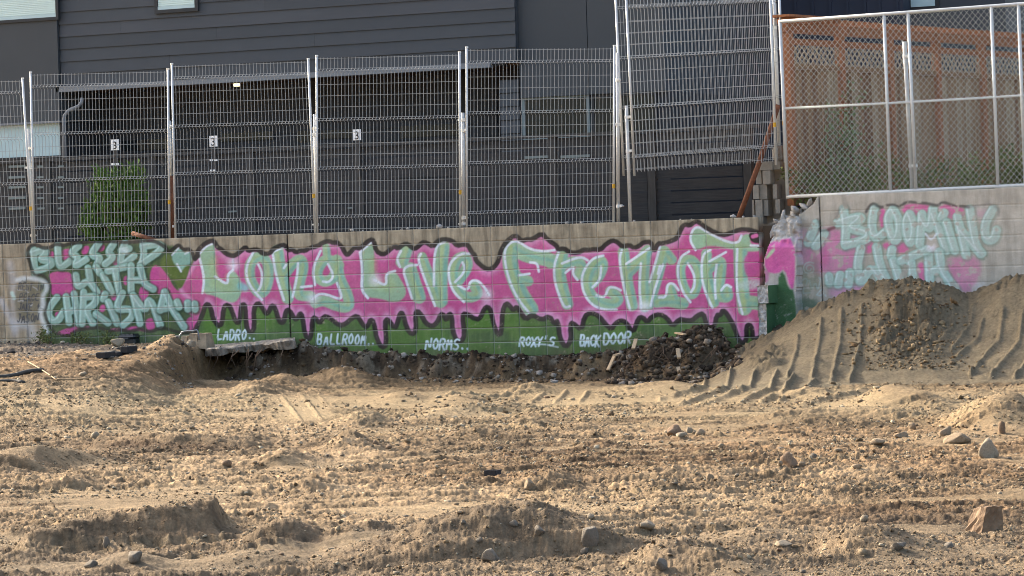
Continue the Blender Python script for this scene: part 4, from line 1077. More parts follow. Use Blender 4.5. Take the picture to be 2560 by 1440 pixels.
# raw lower stub with its painted right flank
def flank_box(name, pxa, pxb, pya, pyb, Yf, Yb, mat_front, thing):
    a, b = P(pxa, pya, Yf), P(pxb, pyb, Yf)
    x0, x1, z1, z0 = a[0], b[0], a[2], b[2]
    n = 14; m = 26
    V = []; F = []
    xs = np.linspace(x0, x1, n); zs = np.linspace(z0, z1, m)
    A, B = np.meshgrid(xs, zs)
    Yv = Yf + (fbm(A * 16, B * 16, 3, 17) - .3) * .06
    Yv[:, -1] = Yf
    mbf = MB(); mbf.add(np.stack([A.ravel(), Yv.ravel(), B.ravel()], 1), [(j * n + i, j * n + i + 1, (j + 1) * n + i + 1, (j + 1) * n + i) for j in range(m - 1) for i in range(n - 1)])
    mbf.add([(x0, Yf, z1), (x1, Yf, z1), (x1, Yb, z1), (x0, Yb, z1)], [(0, 1, 2, 3)])
    mbf.add([(x0, Yf, z0), (x0, Yf, z1), (x0, Yb, z1), (x0, Yb, z0)], [(0, 1, 2, 3)])
    o = thing.part(name, mbf, mat_front)
    ys = np.linspace(Yf, Yb, 20)
    A, B = np.meshgrid(ys, np.linspace(z0, z1, 30))
    V = np.stack([np.full(A.size, x1), A.ravel(), B.ravel()], 1)
    i = (np.arange(29)[:, None] * 20 + np.arange(19)[None, :]).ravel()
    me = mesh_np("painted_flank", V - thing.base, np.stack([i, i + 1, i + 21, i + 20], 1))
    rgba = np.tile(np.array(srgb(58, 100, 62) + (.97,)), (len(V), 1)) * (.8 + .4 * fbm(V[:, 1] * 9, V[:, 2] * 9, 3, 23))[:, None]; rgba[:, 3] = .95
    color_attr(me, "paint", rgba)
    link("painted_flank", me, M['pier'], o)
flank_box("pier_stub", 1896, 1920, 760, 905, -.52, -.19, M['white_rough'], pier)
flank_box("pier_block", 1893, 1921, 714, 758, -.56, -.19, M['white_rough'], pier)

# ------------------------------------------------------------------ broken chunks
_ico_cache = {}
def ico(sub, seed, jag=.22, flat=0.0):
    key = (sub, seed, jag)
    if key in _ico_cache: return _ico_cache[key]
    import bmesh
    bm = bmesh.new()
    bmesh.ops.create_icosphere(bm, subdivisions=sub, radius=1)
    V = np.array([v.co[:] for v in bm.verts]); F = np.array([[v.index for v in f.verts] for f in bm.faces])
    bm.free()
    rs = np.random.default_rng(seed)
    for _ in range(3):
        kv = rs.normal(size=3) * 2.2; V = V * (1 + .13 * np.sin(V @ kv + rs.uniform(0, 6.28)))[:, None]
    for _ in range(8):       # chop flat facets
        nrm = rs.normal(size=3); nrm /= np.linalg.norm(nrm)
        c = rs.uniform(.5, .9)
        s = V @ nrm
        V = V - np.where(s > c, s - c, 0)[:, None] * nrm[None, :]
    V = V * (1 + (rs.random((len(V), 1)) - .5) * jag)
    _ico_cache[key] = (V, F)
    return V, F
def rock_mesh(name, seed, sub=2, jag=.12):
    V, F = ico(sub, seed, jag)
    V = V / np.abs(V).max(0)
    V = V - np.array([0, 0, V[:, 2].min() * .75])
    me = mesh_np(name, V, F, False)
    return me

# lumps of broken concrete left on top of the block wall
lump_spots = [(880, 578, 9), (905, 576, 5), (1005, 572, 5), (1018, 573, 7), (1046, 571, 4), (1100, 569, 14), (1120, 568, 5), (1225, 563, 4), (1418, 558, 8), (1452, 557, 6), (1500, 555, 4), (1586, 552, 5), (1700, 549, 4), (1726, 549, 3), (1834, 545, 11), (1858, 545, 6), (1884, 544, 6), (735, 585, 3)]
lump_spots.sort()
ORD = 'first second third fourth fifth sixth seventh eighth ninth tenth eleventh twelfth thirteenth fourteenth fifteenth sixteenth seventeenth eighteenth'.split()
chunk_me = []
for s in range(4):
    me = rock_mesh("concrete_chunk", 40 + s, 1, .2); me.materials.append(M['white_rough']); chunk_me.append(me)
for i, (px, py, w) in enumerate(lump_spots):
    p = P(px, py, .06)
    o = link("concrete_chunk", chunk_me[i % 4], None)
    s = w / 178.0
    o.location = (p[0], .05 + .02 * (i % 3), ZT - .003); o.scale = (s * .75, s * .6, s * .55); o.rotation_euler = (0, 0, i * 1.3)
    tag(o, {1100: "largest white concrete chunk on the block wall's top edge", 880: "white concrete chunk on the wall top left of the largest one", 1834: "white concrete chunk on the wall top near the rusty pipe"}.get(px, ORD[i] + " white concrete crumb from the left along the block wall's top edge"), "concrete chunk", "concrete crumbs on the block wall")

# ------------------------------------------------------------------ toothed end of the upper return wall
tw = Thing("toothed_wall_end", "stepped stack of grey half blocks at the broken corner beside the rusty pipe", "block stack", (float(P(1915, 500, .5)[0]), .5, YARD_L))
def blk(pxa, pxb, pya, pyb, Yf, dep, name="block"):
    a, b = P(pxa, pya, Yf), P(pxb, pyb, Yf)
    mbb = MB(); mbb.box((a[0], Yf, b[2] + .004), (b[0], Yf + dep, a[2] - .004))
    return tw.part(name, mbb, M['blockgrey'])
blk(1889, 1931, 404, 425, .45, .20); blk(1933, 1949, 403, 424, .50, .2)
blk(1889, 1904, 426, 461, .50, .18); blk(1906, 1926, 426, 461, .44, .18)
blk(1882, 1897, 462, 498, .46, .18); blk(1899, 1918, 462, 498, .50, .18); blk(1932, 1943, 460, 497, .46, .18)
blk(1880, 1886, 499, 545, .5, .18); blk(1888, 1907, 499, 560, .46, .18); blk(1909, 1921, 499, 540, .5, .18); blk(1938, 1950, 498, 534, .46, .2)
a, b = P(1900, 424, .72), P(1985, 700, .72)
mb = MB(); mb.box((a[0], .72, 0), (b[0], .95, a[2])); tw.part("return_wall", mb, M['wallcore'])
a, b = P(1921, 368, .5), P(1952, 402, .5)
me = rock_mesh("broken_cap", 77, 2, .25); me.materials.append(M['slab'])
o = tw.part_mesh("broken_cap", me, None, loc=((a[0] + b[0]) / 2, .62, b[2])); o.scale = (.13, .1, .12)
rub_me = []
for s in range(4):
    me = rock_mesh("rubble_chunk", 60 + s, 1, .45); me.materials.append(M['white_rough']); rub_me.append(me)
# rubble fill under the chain-link frame
fills = [(1988, 524, 20, 13), (2008, 516, 16, 12), (1965, 545, 18, 12), (1945, 556, 15, 11), (2025, 508, 14, 9), (1975, 556, 16, 12), (1938, 572, 12, 11), (1955, 536, 11, 9), (1996, 536, 15, 10), (1982, 540, 12, 9), (2016, 520, 11, 8), (1950, 566, 13, 9)]
for i, (px, py, w, h) in enumerate(fills):
    p = P(px, py + h / 2, .12)
    o = link("rubble_chunk", rub_me[i % 4], None)
    o.location = (p[0], .10 + .03 * (i % 3), p[2]); o.scale = (w / 185 * .6, .12, h / 185 * .7); o.rotation_euler = (.2 * i, .3, i)
    tag(o, "broken white concrete lump in the wall gap under the chain-link corner", "rubble", "broken lumps at the pier top")
mb = MB(); a = P(1925, 560, .3); b = P(2050, 500, .3)
mb.hexa([(a[0], .22, 0), (b[0], .22, 0), (b[0], .42, 0), (a[0], .42, 0), (a[0], .22, a[2]), (b[0], .22, b[2]), (b[0], .42, b[2]), (a[0], .42, a[2])])
tw.part("rubble_backing", mb, M['slab'])
# ------------------------------------------------------------------ wire mesh fence panels on the block wall
FOLDS = [(.060, .086), (.345, .371), (.625, .651), (.905, .931)]
BARS = [0.0, .150, .215, .280, .430, .492, .556, .710, .772, .838, .985]
def wire_panel(name_label, TL, TR, BL, BR, Y, nv=40, wr=.0026, group="wire mesh panels on the block wall", tape=True, pitch_out=.05):
    tl, tr, bl, br = (np.array(P(a, b, Y)) for a, b in (TL, TR, BL, BR))
    def at(s, t, out=0.0):
        p = (tl * (1 - s) + tr * s) * (1 - t) + (bl * (1 - s) + br * s) * t
        return p + np.array([0, -out, 0])
    t = Thing("wire_fence_panel", name_label, "fence panel", (bl + br) / 2, group)
    mbw = MB()
    for i in range(nv + 1):
        s = i / nv
        if i in (0, nv): continue
        pts = [(-.006, 0)]
        for a, b in FOLDS: pts += [(a, 0), ((a + b) / 2, pitch_out), (b, 0)]
        pts.append((1.0, 0))
        P3 = [at(s, a, o) for a, o in pts]
        # square wire, one ring per bend
        V = []; F = []
        for p in P3:
            for dx, dz in ((-1, -1), (1, -1), (1, 1), (-1, 1)):
                V.append((p[0] + dx * wr, p[1] + dz * wr, p[2]))
        for k in range(len(P3) - 1):
            for j in range(4):
                F.append((k * 4 + j, k * 4 + (j + 1) % 4, k * 4 + 4 + (j + 1) % 4, k * 4 + 4 + j))
        mbw.add(V, F)
    for b in BARS: mbw.beam(at(0, b, .004), at(1, b, .004), wr * 2, wr * 2)
    for a, b in FOLDS:
        mbw.beam(at(0, a, .004), at(1, a, .004), wr * 2.2, wr * 2.2); mbw.beam(at(0, (a + b) / 2, pitch_out + .004), at(1, (a + b) / 2, pitch_out + .004), wr * 2.2, wr * 2.2)
    t.part("wire_mesh", mbw, M['wire'], kind="stuff")
    for s in (0, 1):
        m2 = MB(); m2.tube([at(s, -.018), at(s, 1.02)], .0165, 10)
        po = t.part("panel_post", m2, M['galv'], smooth=True)
        m3 = MB(); m3.tube([at(s, -.022), at(s, -.014)], .022, 10); t.part("post_cap", m3, M['clamp'], under=po)
        if tape and s == 1:
            m4 = MB(); m4.tube([at(s, .775), at(s, .80)], .0205, 10); t.part("yellow_tape", m4, M['yellow'], under=po)
    return t
FY = .10
wire_panel("wire mesh fence panel cut off by the picture's left edge", (-290, 212), (57, 203), (-275, 618), (82, 607), FY)
wire_panel("wire mesh fence panel in front of the green willow bush", (77, 188), (420, 180), (86, 606), (424, 593), FY + .03)
wire_panel("wire mesh fence panel between the rusty post and the middle panel", (430, 167), (771, 155), (439, 590), (788, 580), FY)
wire_panel("wire mesh fence panel in front of the third number sign", (792, 147), (1149, 138), (793, 580), (1151, 573), FY + .03)
wire_panel("wire mesh fence panel just left of the raised double panel", (1167, 126), (1536, 122), (1167, 571), (1534, 558), FY)
wire_panel("raised wire mesh panel hung high, front one of the doubled pair", (1565, -14), (1925, -30), (1586, 431), (1940, 404), FY - .02)
wire_panel("raised wire mesh panel behind the front one of the doubled pair", (1539, -10), (1948, -28), (1559, 431), (1962, 398), FY + .22, nv=46)

def post(label, top, bottom, Y, r=.024, material='galv', name="fence_post", clamps=(), rusty=None, group="short anchor posts of the mesh fence"):
    a, b = P(top[0], top[1], Y), P(bottom[0], bottom[1], Y)
    t = Thing(name, label, "post", b, group)
    if rusty is None:
        m2 = MB(); m2.tube([a, b], r, 12); t.part("pole", m2, M[material], smooth=True)
    else:
        c = a + (b - a) * rusty
        m2 = MB(); m2.tube([a, c], r, 12); t.part("pole", m2, M[material], smooth=True)
        m2 = MB(); m2.tube([c, b], r * 1.5, 12); t.part("rusty_sleeve", m2, M['rust'], smooth=True)
    for f, dx in clamps:
        c = a + (b - a) * f
        m2 = MB(); m2.tube([c + (0, 0, -.022), c + (0, 0, .022)], r * 1.35, 10)
        m2.beam(c, c + np.array([dx, -.02, .004]), .03, .035)
        m2.tube([c + np.array([dx, -.05, 0]), c + np.array([dx, .02, 0])], .012, 6)
        t.part("clamp", m2, M['clamp'])
    return t
post("galvanised anchor post at the far left, left of the bush panel", (70, 322), (83, 609), FY + .10, clamps=((.17, .07), (.34, -.06), (.93, .05)))
post("anchor post with a rusty lower half between the first panels", (424, 302), (430, 596), FY + .10, clamps=((.05, .05), (.9, .05)), rusty=.47)
post("galvanised anchor post between the second and third mesh panels", (787, 286), (792, 582), FY + .10, clamps=((.12, .04), (.17, -.05), (.93, -.04)))
post("galvanised anchor post between the third and fourth mesh panels", (1157, 282), (1159, 574), FY + .10, clamps=((.06, -.05), (.15, .06), (.9, .06), (.95, -.05)))
post("tall galvanised post at the left edge of the raised double panel", (1544, 132), (1546, 558), FY + .13, clamps=((.16, .03), (.42, -.04), (.9, .07)))
post("galvanised anchor post carrying the raised double panel's left edge", (1566, 264), (1576, 556), FY + .10, clamps=((.10, .07), (.39, .07)))
post("tall galvanised post behind the raised double panel's right edge", (1933, -40), (1948, 362), FY + .30, clamps=((.27, -.06),), r=.024)

# ------------------------------------------------------------------ rusty pipes
def pipe(label, pts, r, Y=None):
    P3 = [P(a, b, y) for a, b, y in pts]
    m2 = MB(); m2.tube(P3, r, 12)
    return solo("rusty_pipe", m2, M['rust'], label, "pipe", base=P3[-1], smooth=True, group="rusty pipes")
pipe("rusty brown pipe leaning against the broken block corner", [(1946, 262, .22), (1897, 410, .18), (1847, 545, .13)], .036)
pipe("short rusty pipe lying on the block wall below the bush", [(331, 583, .16), (392, 602, .10)], .034)

# ------------------------------------------------------------------ chain-link fence on the right wall
CY = .12
cl = Thing("chain_link_fence", "chain-link fence with galvanised pipe frame on the pale right wall", "fence", P(2250, 480, CY))
def rail(name, pts, r=.021):
    m2 = MB(); m2.tube([P(a, b, CY) for a, b in pts], r, 10)
    return cl.part(name, m2, M['galv'], smooth=True)
rail("top_rail", [(1949, 54), (2270, 31), (2660, 2), (3500, -60)], .024)
rail("middle_rail", [(1962, 271), (2225, 258), (2490, 243), (2660, 232), (3500, 180)], .017)
rail("bottom_rail", [(1968, 492), (2290, 476), (2660, 458), (3500, 417)], .024)
for a, b in (((1950, 50), (1969, 497)), ((2210, 36), (2226, 478)), ((2270, 30), (2290, 475)), ((2478, 12), (2495, 468)), ((2546, 8), (2563, 464)), ((2640, 0), (2655, 460)), ((2850, -14), (2868, 450)), ((3120, -34), (3140, 437)), ((3420, -56), (3442, 422))):
    o = rail("frame_post", [a, b], .022)
m2 = MB(); m2.tube([P(2261, 104, CY + .06), P(2281, 474, CY + .06)], .028, 12); ap = cl.part("anchor_post", m2, M['galv'], smooth=True)
for f in (.10, .84):
    c = P(2261 + 20 * f, 104 + 370 * f, CY + .06)
    m2 = MB(); m2.tube([c + (0, 0, -.02), c + (0, 0, .02)], .036, 10); m2.beam(c, c + (.10, -.06, 0), .03, .035); cl.part("clamp", m2, M['clamp'], under=ap)
def chain_mesh():
    tl, tr, bl, br = P(1951, 52, CY), P(3420, -56, CY), P(1969, 494, CY), P(3440, 422, CY)
    w = np.linalg.norm(tr - tl); h = np.linalg.norm(bl - tl)
    def at(x, z):
        s, t = x / w, z / h
        return (tl * (1 - s) + tr * s) * (1 - t) + (bl * (1 - s) + br * s) * t
    mbc = MB()
    pitch = .079; slope = 1.14
    r_ = .0023
    nn = int((w + h / slope) / pitch) + 2
    for k in range(nn):
        for sgn in (1, -1):
            xs = k * pitch - (h / slope if sgn > 0 else 0)
            # line x = xs + z/slope (sgn>0) or x = xs - z/slope
            z0, z1 = 0.0, h
            f = lambda z: xs + sgn * z / slope
            # clip to the frame
            if sgn > 0:
                z0 = max(z0, (0 - xs) * slope); z1 = min(z1, (w - xs) * slope)
            else:
                z1 = min(z1, xs * slope); z0 = max(z0, (xs - w) * slope)
            if z1 - z0 < .03: continue
            a, b = at(f(z0), z0), at(f(z1), z1)
            off = np.array([0, .004 * sgn, 0])
            mbc.beam(a + off, b + off, r_ * 2, r_ * 2, up=(0, 1, 0))
    return mbc
cl.part("chain_mesh", chain_mesh(), M['chain'], kind="stuff")

# ------------------------------------------------------------------ dark slatted wood fence
SY = 1.6
sf = Thing("slat_fence", "dark stained horizontal board fence behind the wire mesh panels", "fence", P(900, 560, SY))
def slat_top(px): return np.interp(px, [-200, 0, 440, 1122, 1537, 1960], [404, 398, 378, 350, 331, 312])
posts_px = [-130, 120, 381, 627, 896, 1144, 1382, 1628, 1868]
for a in posts_px:
    t0 = P(a, slat_top(a) + 4, SY); 
    m2 = MB(); m2.box((t0[0] - .06, SY - .05, YARD_L - .1), (t0[0] + .06, SY + .06, t0[2])); sf.part("fence_post", m2, M['slat_post'])
ZTOP = float(P(900, slat_top(900), SY)[2])
cuts = []
for a, b in zip(posts_px[:-1], posts_px[1:]):
    x0 = P(a, 450, SY)[0] + .062; x1 = P(b, 450, SY)[0] - .062
    for j in range(9):
        z1 = ZTOP - .06 - j * .168; z0 = z1 - .145
        if z0 < YARD_L - .05: continue
        m2 = MB(); dy = random.uniform(-.006, .006); dz = random.uniform(-.006, .006)
        m2.box((x0, SY + dy - .01, z0), (x1, SY + dy + .012, z1 + dz)); sf.part("board", m2, M['slat'])
x0 = P(-150, 400, SY)[0]; x1 = P(1895, 315, SY)[0]
m2 = MB(); m2.box((x0, SY - .07, ZTOP - .045), (x1, SY + .07, ZTOP)); sf.part("top_cap", m2, M['slat_post'])
# pale strips laid on the boards at the left, painting light seen through gaps
for k, (xa, xb) in enumerate(((20, 62), (92, 118), (143, 158))):
    for yy in (414, 441, 466, 493, 519):
        a, b = P(xa, yy, SY - .05), P(xb, yy + 4, SY - .05)
        m2 = MB(); m2.box((a[0], SY - .035, b[2]), (b[0], SY - .02, a[2])); sf.part("pale_strip", m2, M['frame_pale'])
for (xa, xb, yy) in ((1310, 1372, 391), (1400, 1473, 389), (568, 590, 527), (868, 880, 518)):
    a, b = P(xa, yy, SY - .05), P(xb, yy + 3.5, SY - .05)
    m2 = MB(); m2.box((a[0], SY - .035, b[2]), (b[0], SY - .02, a[2])); sf.part("pale_strip", m2, M['frame_pale'])

# ------------------------------------------------------------------ cedar fence with lattice and rafter tails
cf = Thing("cedar_fence", "orange stained cedar fence with lattice tops running back behind the chain link", "fence", PD(1975, 490, 46.8))
FA = np.array(PD(1976, 300, 46.8)); FA[2] = 0
DIR = RGT * .60 + FWD * .80
NRM = np.array([-DIR[1], DIR[0], 0])       # away from the camera's side
if np.dot(NRM, CAM - FA) < 0: NRM = -NRM
LB = 1.35
def cfp(s, z, out=0.0): return FA + DIR * s + NRM * out + np.array([0, 0, z])
zc_ = lambda py: 1.7 + (628 - py) * 46.8 / FPX
Zbeam1, Zbeam0, Zgap, Zl1, Zl0, Zr0, Zbase = zc_(58), zc_(82), zc_(96), zc_(112), zc_(160), zc_(172), YARD_R - .05
nb = 7
for k in range(nb + 1):
    m2 = MB(); m2.beam(cfp(k * LB, Zbase), cfp(k * LB, Zbeam0 - .002), .11, .11, up=NRM); cf.part("post", m2, M['cedar_post'])
m2 = MB(); m2.beam(cfp(-.12, (Zbeam1 + Zbeam0) / 2), cfp(nb * LB + .2, (Zbeam1 + Zbeam0) / 2), .12, Zbeam1 - Zbeam0); cf.part("beam", m2, M['cedar_post'])
for k in range(46):
    s = -.05 + k * .2
    m2 = MB(); m2.beam(cfp(s, Zbeam1 + .032, -.24), cfp(s, Zbeam1 + .032, .26), .045, .06); cf.part("rafter", m2, M['cedar_post'])
m2 = MB(); m2.beam(cfp(-.35, Zbeam1 + .08, .1), cfp(1.0, Zbeam1 + .08, .1), .3, .03); cf.part("cap_board", m2, M['cedar_post'])
for k in range(nb):
    s0, s1 = k * LB + .058, (k + 1) * LB - .058
    for zc, hh in (((Zgap + Zl1) / 2, Zgap - Zl1), ((Zl0 + Zr0) / 2, Zl0 - Zr0), (Zbase + .25, .09)):
        m2 = MB(); m2.beam(cfp(s0, zc, .01), cfp(s1, zc, .01), .045, hh); cf.part("rail", m2, M['cedar_post'] if zc > Zl1 - .02 else M['cedar'])
    lat = MB(); hl = Zl1 - Zl0; nl = 11
    for j in range(-3, nl + 1):
        for sg in (1, -1):
            xa = s0 + (j + .5) * (s1 - s0) / nl; xb = xa + hl * .8
            if sg < 0: xa, xb = xb, xa
            za, zb = Zl0, Zl1
            def clipx(xa, za, xb, zb):
                pts = []
                for (x, z, x2, z2) in ((xa, za, xb, zb), (xb, zb, xa, za)):
                    if x < s0: f = (s0 - x) / (x2 - x) if x2 != x else 2; x, z = s0, z + (z2 - z) * f
                    if x > s1: f = (s1 - x) / (x2 - x) if x2 != x else 2; x, z = s1, z + (z2 - z) * f
                    pts.append((x, z))
                return pts
            if max(xa, xb) <= s0 or min(xa, xb) >= s1: continue
            (x1_, z1_), (x2_, z2_) = clipx(xa, za, xb, zb)
            if abs(x1_ - x2_) < .02: continue
            lat.beam(cfp(x1_, z1_, .012 + sg * .005), cfp(x2_, z2_, .012 + sg * .005), .022, .008, up=NRM)
    cf.part("lattice", lat, M['lattice'], kind="stuff")
    nbrd = 9; wb = (s1 - s0) / nbrd
    for j in range(nbrd):
        m2 = MB(); sm = s0 + (j + .5) * wb; oo = -.02 - .012 * (j % 2)
        m2.beam(cfp(sm, Zbase, oo), cfp(sm, Zr0 - .003, oo), wb * .97, .018, up=NRM)
        cf.part("board", m2, M[random.choice(('cedar', 'cedar', 'cedar_grey', 'cedar_dark'))])
# ------------------------------------------------------------------ dark house behind
YB = 5.0
zF = lambda px, py, Y: float(P(px, py, Y)[2])
xF = lambda px, Y: float(P(px, 150, Y)[0])
hs = Thing("dark_house", "dark grey lap-sided house with overhanging storey behind the mesh fence", "house", (xF(700, YB), YB, YARD_L))
xl, xm, xr = xF(150, YB), xF(1291, YB), xF(1655, YB)
XFAR = xF(-420, YB)
zsof = zF(436, 206, YB)                         # underside of the overhang
TOPZ = 9.2
m2 = MB(); m2.box((xl + .01, YB + .05, zsof + .02), (xm, 11, TOPZ)); hs.part("upper_wall", m2, M['siding'])
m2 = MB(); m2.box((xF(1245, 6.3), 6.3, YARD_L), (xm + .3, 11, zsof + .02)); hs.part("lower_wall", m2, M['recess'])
# lap siding, one board per course, butt joints staggered
z = zF(151, 62, YB); e = .2065
k = -8
while True:
    zb = z + k * e
    k += 1
    if zb > TOPZ - .1: break
    if zb < zsof - .01: 
        if zb + e < zsof + .03: continue
        zb = zsof
    cuts = [xl + .012, xl + 1.2 + (k * 2.7) % 4.5, xm]
    cuts = [c for c in cuts if c <= xm]
    if cuts[-1] != xm: cuts.append(xm)
    for a, b in zip(cuts[:-1], cuts[1:]):
        zt = z + k * e
        mbx = MB(); mbx.hexa([(a + .001, YB - .016, zb), (b - .001, YB - .016, zb), (b - .001, YB + .045, zb), (a + .001, YB + .045, zb), (a + .001, YB + .006, zt + .012), (b - .001, YB + .006, zt + .012), (b - .001, YB + .045, zt + .012), (a + .001, YB + .045, zt + .012)])
        hs.part("siding_board", mbx, M[random.choice(('siding', 'siding', 'siding_b', 'siding_c'))])
# left bay: flat panels, corner and two windows
YL = YB - .06
m2 = MB(); m2.box((XFAR, YL, zF(100, 306, YL)), (xl, 11, TOPZ)); hs.part("bay_panel", m2, M['panel'])
m2 = MB(); m2.box((XFAR, YL - .02, zF(100, 309, YL)), (xl + .004, YL + .2, zF(100, 304, YL))); hs.part("bay_trim", m2, M['fascia'])
m2 = MB(); m2.box((XFAR, YL + .12, YARD_L), (xl - .02, 11, zF(100, 308, YL))); hs.part("bay_lower_wall", m2, M['recess'])
def window(pxa, pxb, pya, pyb, Y, fmat, gmat, fw=.05, slats=False, name="window", mull=()):
    a, b = P(pxa, pya, Y), P(pxb, pyb, Y)
    x0, x1, z1, z0 = a[0], b[0], a[2], b[2]
    m2 = MB()
    m2.box((x0 - fw, Y - .035, z0 - fw), (x1 + fw, Y + .01, z0)); m2.box((x0 - fw, Y - .035, z1), (x1 + fw, Y + .01, z1 + fw))
    m2.box((x0 - fw, Y - .033, z0), (x0, Y + .01, z1)); m2.box((x1, Y - .033, z0), (x1 + fw, Y + .01, z1))
    for f in mull:
        xm_ = x0 + (x1 - x0) * f; m2.box((xm_ - .02, Y - .03, z0), (xm_ + .02, Y + .008, z1))
    w = hs.part(name, m2, fmat)
    m3 = MB(); m3.box((x0, Y - .012, z0), (x1, Y - .004, z1)); hs.part("pane", m3, gmat, under=w)
    if slats:
        m4 = MB(); n = int((z1 - z0) / .03)
        for i in range(n): m4.box((x0 + .01, Y - .024, z0 + .03 * i + .004), (x1 - .01, Y - .014, z0 + .03 * i + .026))
        hs.part("blind", m4, M['blind'], under=w, kind="stuff")
        m5 = MB(); m5.box((x0, Y - .03, z0), (x1, Y - .012, z0 + .055)); hs.part("blind_rail", m5, M['frost'], under=w)
    return w
window(-220, 142, -170, 42, YL, M['frame_dark'], M['blind'], .05, True)
window(391, 489, -150, 19, YB - .02, M['frame_dark'], M['blind'], .06, True)
window(-190, 154, 322, 388, YL + .10, M['frame_dark'], M['frost'], .035)
# right volume: flat panels, seams, window band
YR = YB + .10
zbR = zF(1400, 240, YR)
m2 = MB(); m2.box((xm + .003, YR, zbR), (xF(1470, YR) - .006, 11, TOPZ)); hs.part("wall_panel", m2, M['panel'])
m2 = MB(); m2.box((xF(1470, YR) + .006, YR, zbR), (xr, 11, TOPZ)); hs.part("wall_panel", m2, M['panel'])
m2 = MB(); m2.box((xF(1470, YR) - .006, YR + .03, zbR), (xF(1470, YR) + .006, YR + .1, TOPZ)); hs.part("panel_seam", m2, M['ink'])
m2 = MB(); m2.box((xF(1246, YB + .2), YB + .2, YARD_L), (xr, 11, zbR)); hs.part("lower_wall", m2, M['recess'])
for j in range(7):
    zz = zF(1270, 200 + 34 * j, YB + .2)
    m2 = MB(); m2.hexa([(xF(1248, YB + .2), YB + .17, zz - .2), (xF(1296, YB + .2), YB + .17, zz - .2), (xF(1296, YB + .2), YB + .21, zz - .2), (xF(1248, YB + .2), YB + .21, zz - .2),
                        (xF(1248, YB + .2), YB + .19, zz), (xF(1296, YB + .2), YB + .19, zz), (xF(1296, YB + .2), YB + .21, zz), (xF(1248, YB + .2), YB + .21, zz)])
    hs.part("siding_board", m2, M['siding'])
window(1313, 1470, 251, 336, YB + .19, M['frame_pale'], M['glass'], .05)
window(1486, 1640, 244, 332, YB + .19, M['frame_dark'], M['glass'], .04)
# overhang: fascia, soffit, beams, lamp, recess wall with slot windows
m2 = MB(); m2.box((xl - .06, YB - .06, zsof - .055), (xF(1228, YB), YB + .10, zsof + .03)); hs.part("fascia", m2, M['fascia'])
YRC = 6.3
m2 = MB(); m2.box((xl + .02, YB + .10, zsof - .03), (xm, YRC + .3, zsof + .015)); hs.part("soffit", m2, M['soffit'])
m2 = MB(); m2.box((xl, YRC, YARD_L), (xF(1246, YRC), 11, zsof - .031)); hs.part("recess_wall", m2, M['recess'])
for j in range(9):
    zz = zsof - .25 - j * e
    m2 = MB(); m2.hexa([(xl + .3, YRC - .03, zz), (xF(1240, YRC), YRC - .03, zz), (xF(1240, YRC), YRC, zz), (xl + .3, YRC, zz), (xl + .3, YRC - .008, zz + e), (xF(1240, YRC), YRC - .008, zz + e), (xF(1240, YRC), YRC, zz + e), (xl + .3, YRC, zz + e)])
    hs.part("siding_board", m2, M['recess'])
for (a, b, c, d) in ((305, 425, 352, 372), (550, 682, 334, 348), (742, 790, 328, 352), (800, 880, 327, 344), (1000, 1146, 316, 338)):
    p, q = P(a, c, YRC - .05), P(b, d, YRC - .05)
    m2 = MB(); m2.box((p[0], YRC - .05, q[2]), (q[0], YRC - .02, p[2])); hs.part("slot_window", m2, M['glass'])
M['lamp'] = mat('lamp_glow', (1, .8, .5)); 
_b = M['lamp'].node_tree.nodes["Principled BSDF"]; _b.inputs["Emission Color"].default_value = (1, .78, .42, 1); _b.inputs["Emission Strength"].default_value = 1.2
for px, lit in ((350, 0), (592, 1), (1058, 0)):
    p = P(px, 222, YB + .75)
    m2 = MB(); m2.tube([(p[0], YB + .75, zsof - .034), (p[0], YB + .75, zsof - .075)], (.05 if lit else .085), 16); hs.part("soffit_lamp", m2, M['lamp'] if lit else M['frame_dark'])
# side return of the overhang seen at its right end, lower step
m2 = MB(); m2.box((xF(1230, YB) , YB + .0, zsof - .03), (xF(1262, YB), YB + .19, zsof + .0)); hs.part("step_trim", m2, M['ink'])
# downspout
dp = [P(205, 246, YB - .02), P(204, 256, YB - .05), P(196, 266, YB - .05), P(172, 276, YB - .08), P(162, 288, YB - .08), P(160, 300, YB - .08), P(163, 420, YB - .08)]
m2 = MB(); m2.tube(dp, .032, 10); hs.part("downspout", m2, M['fascia'], smooth=True)

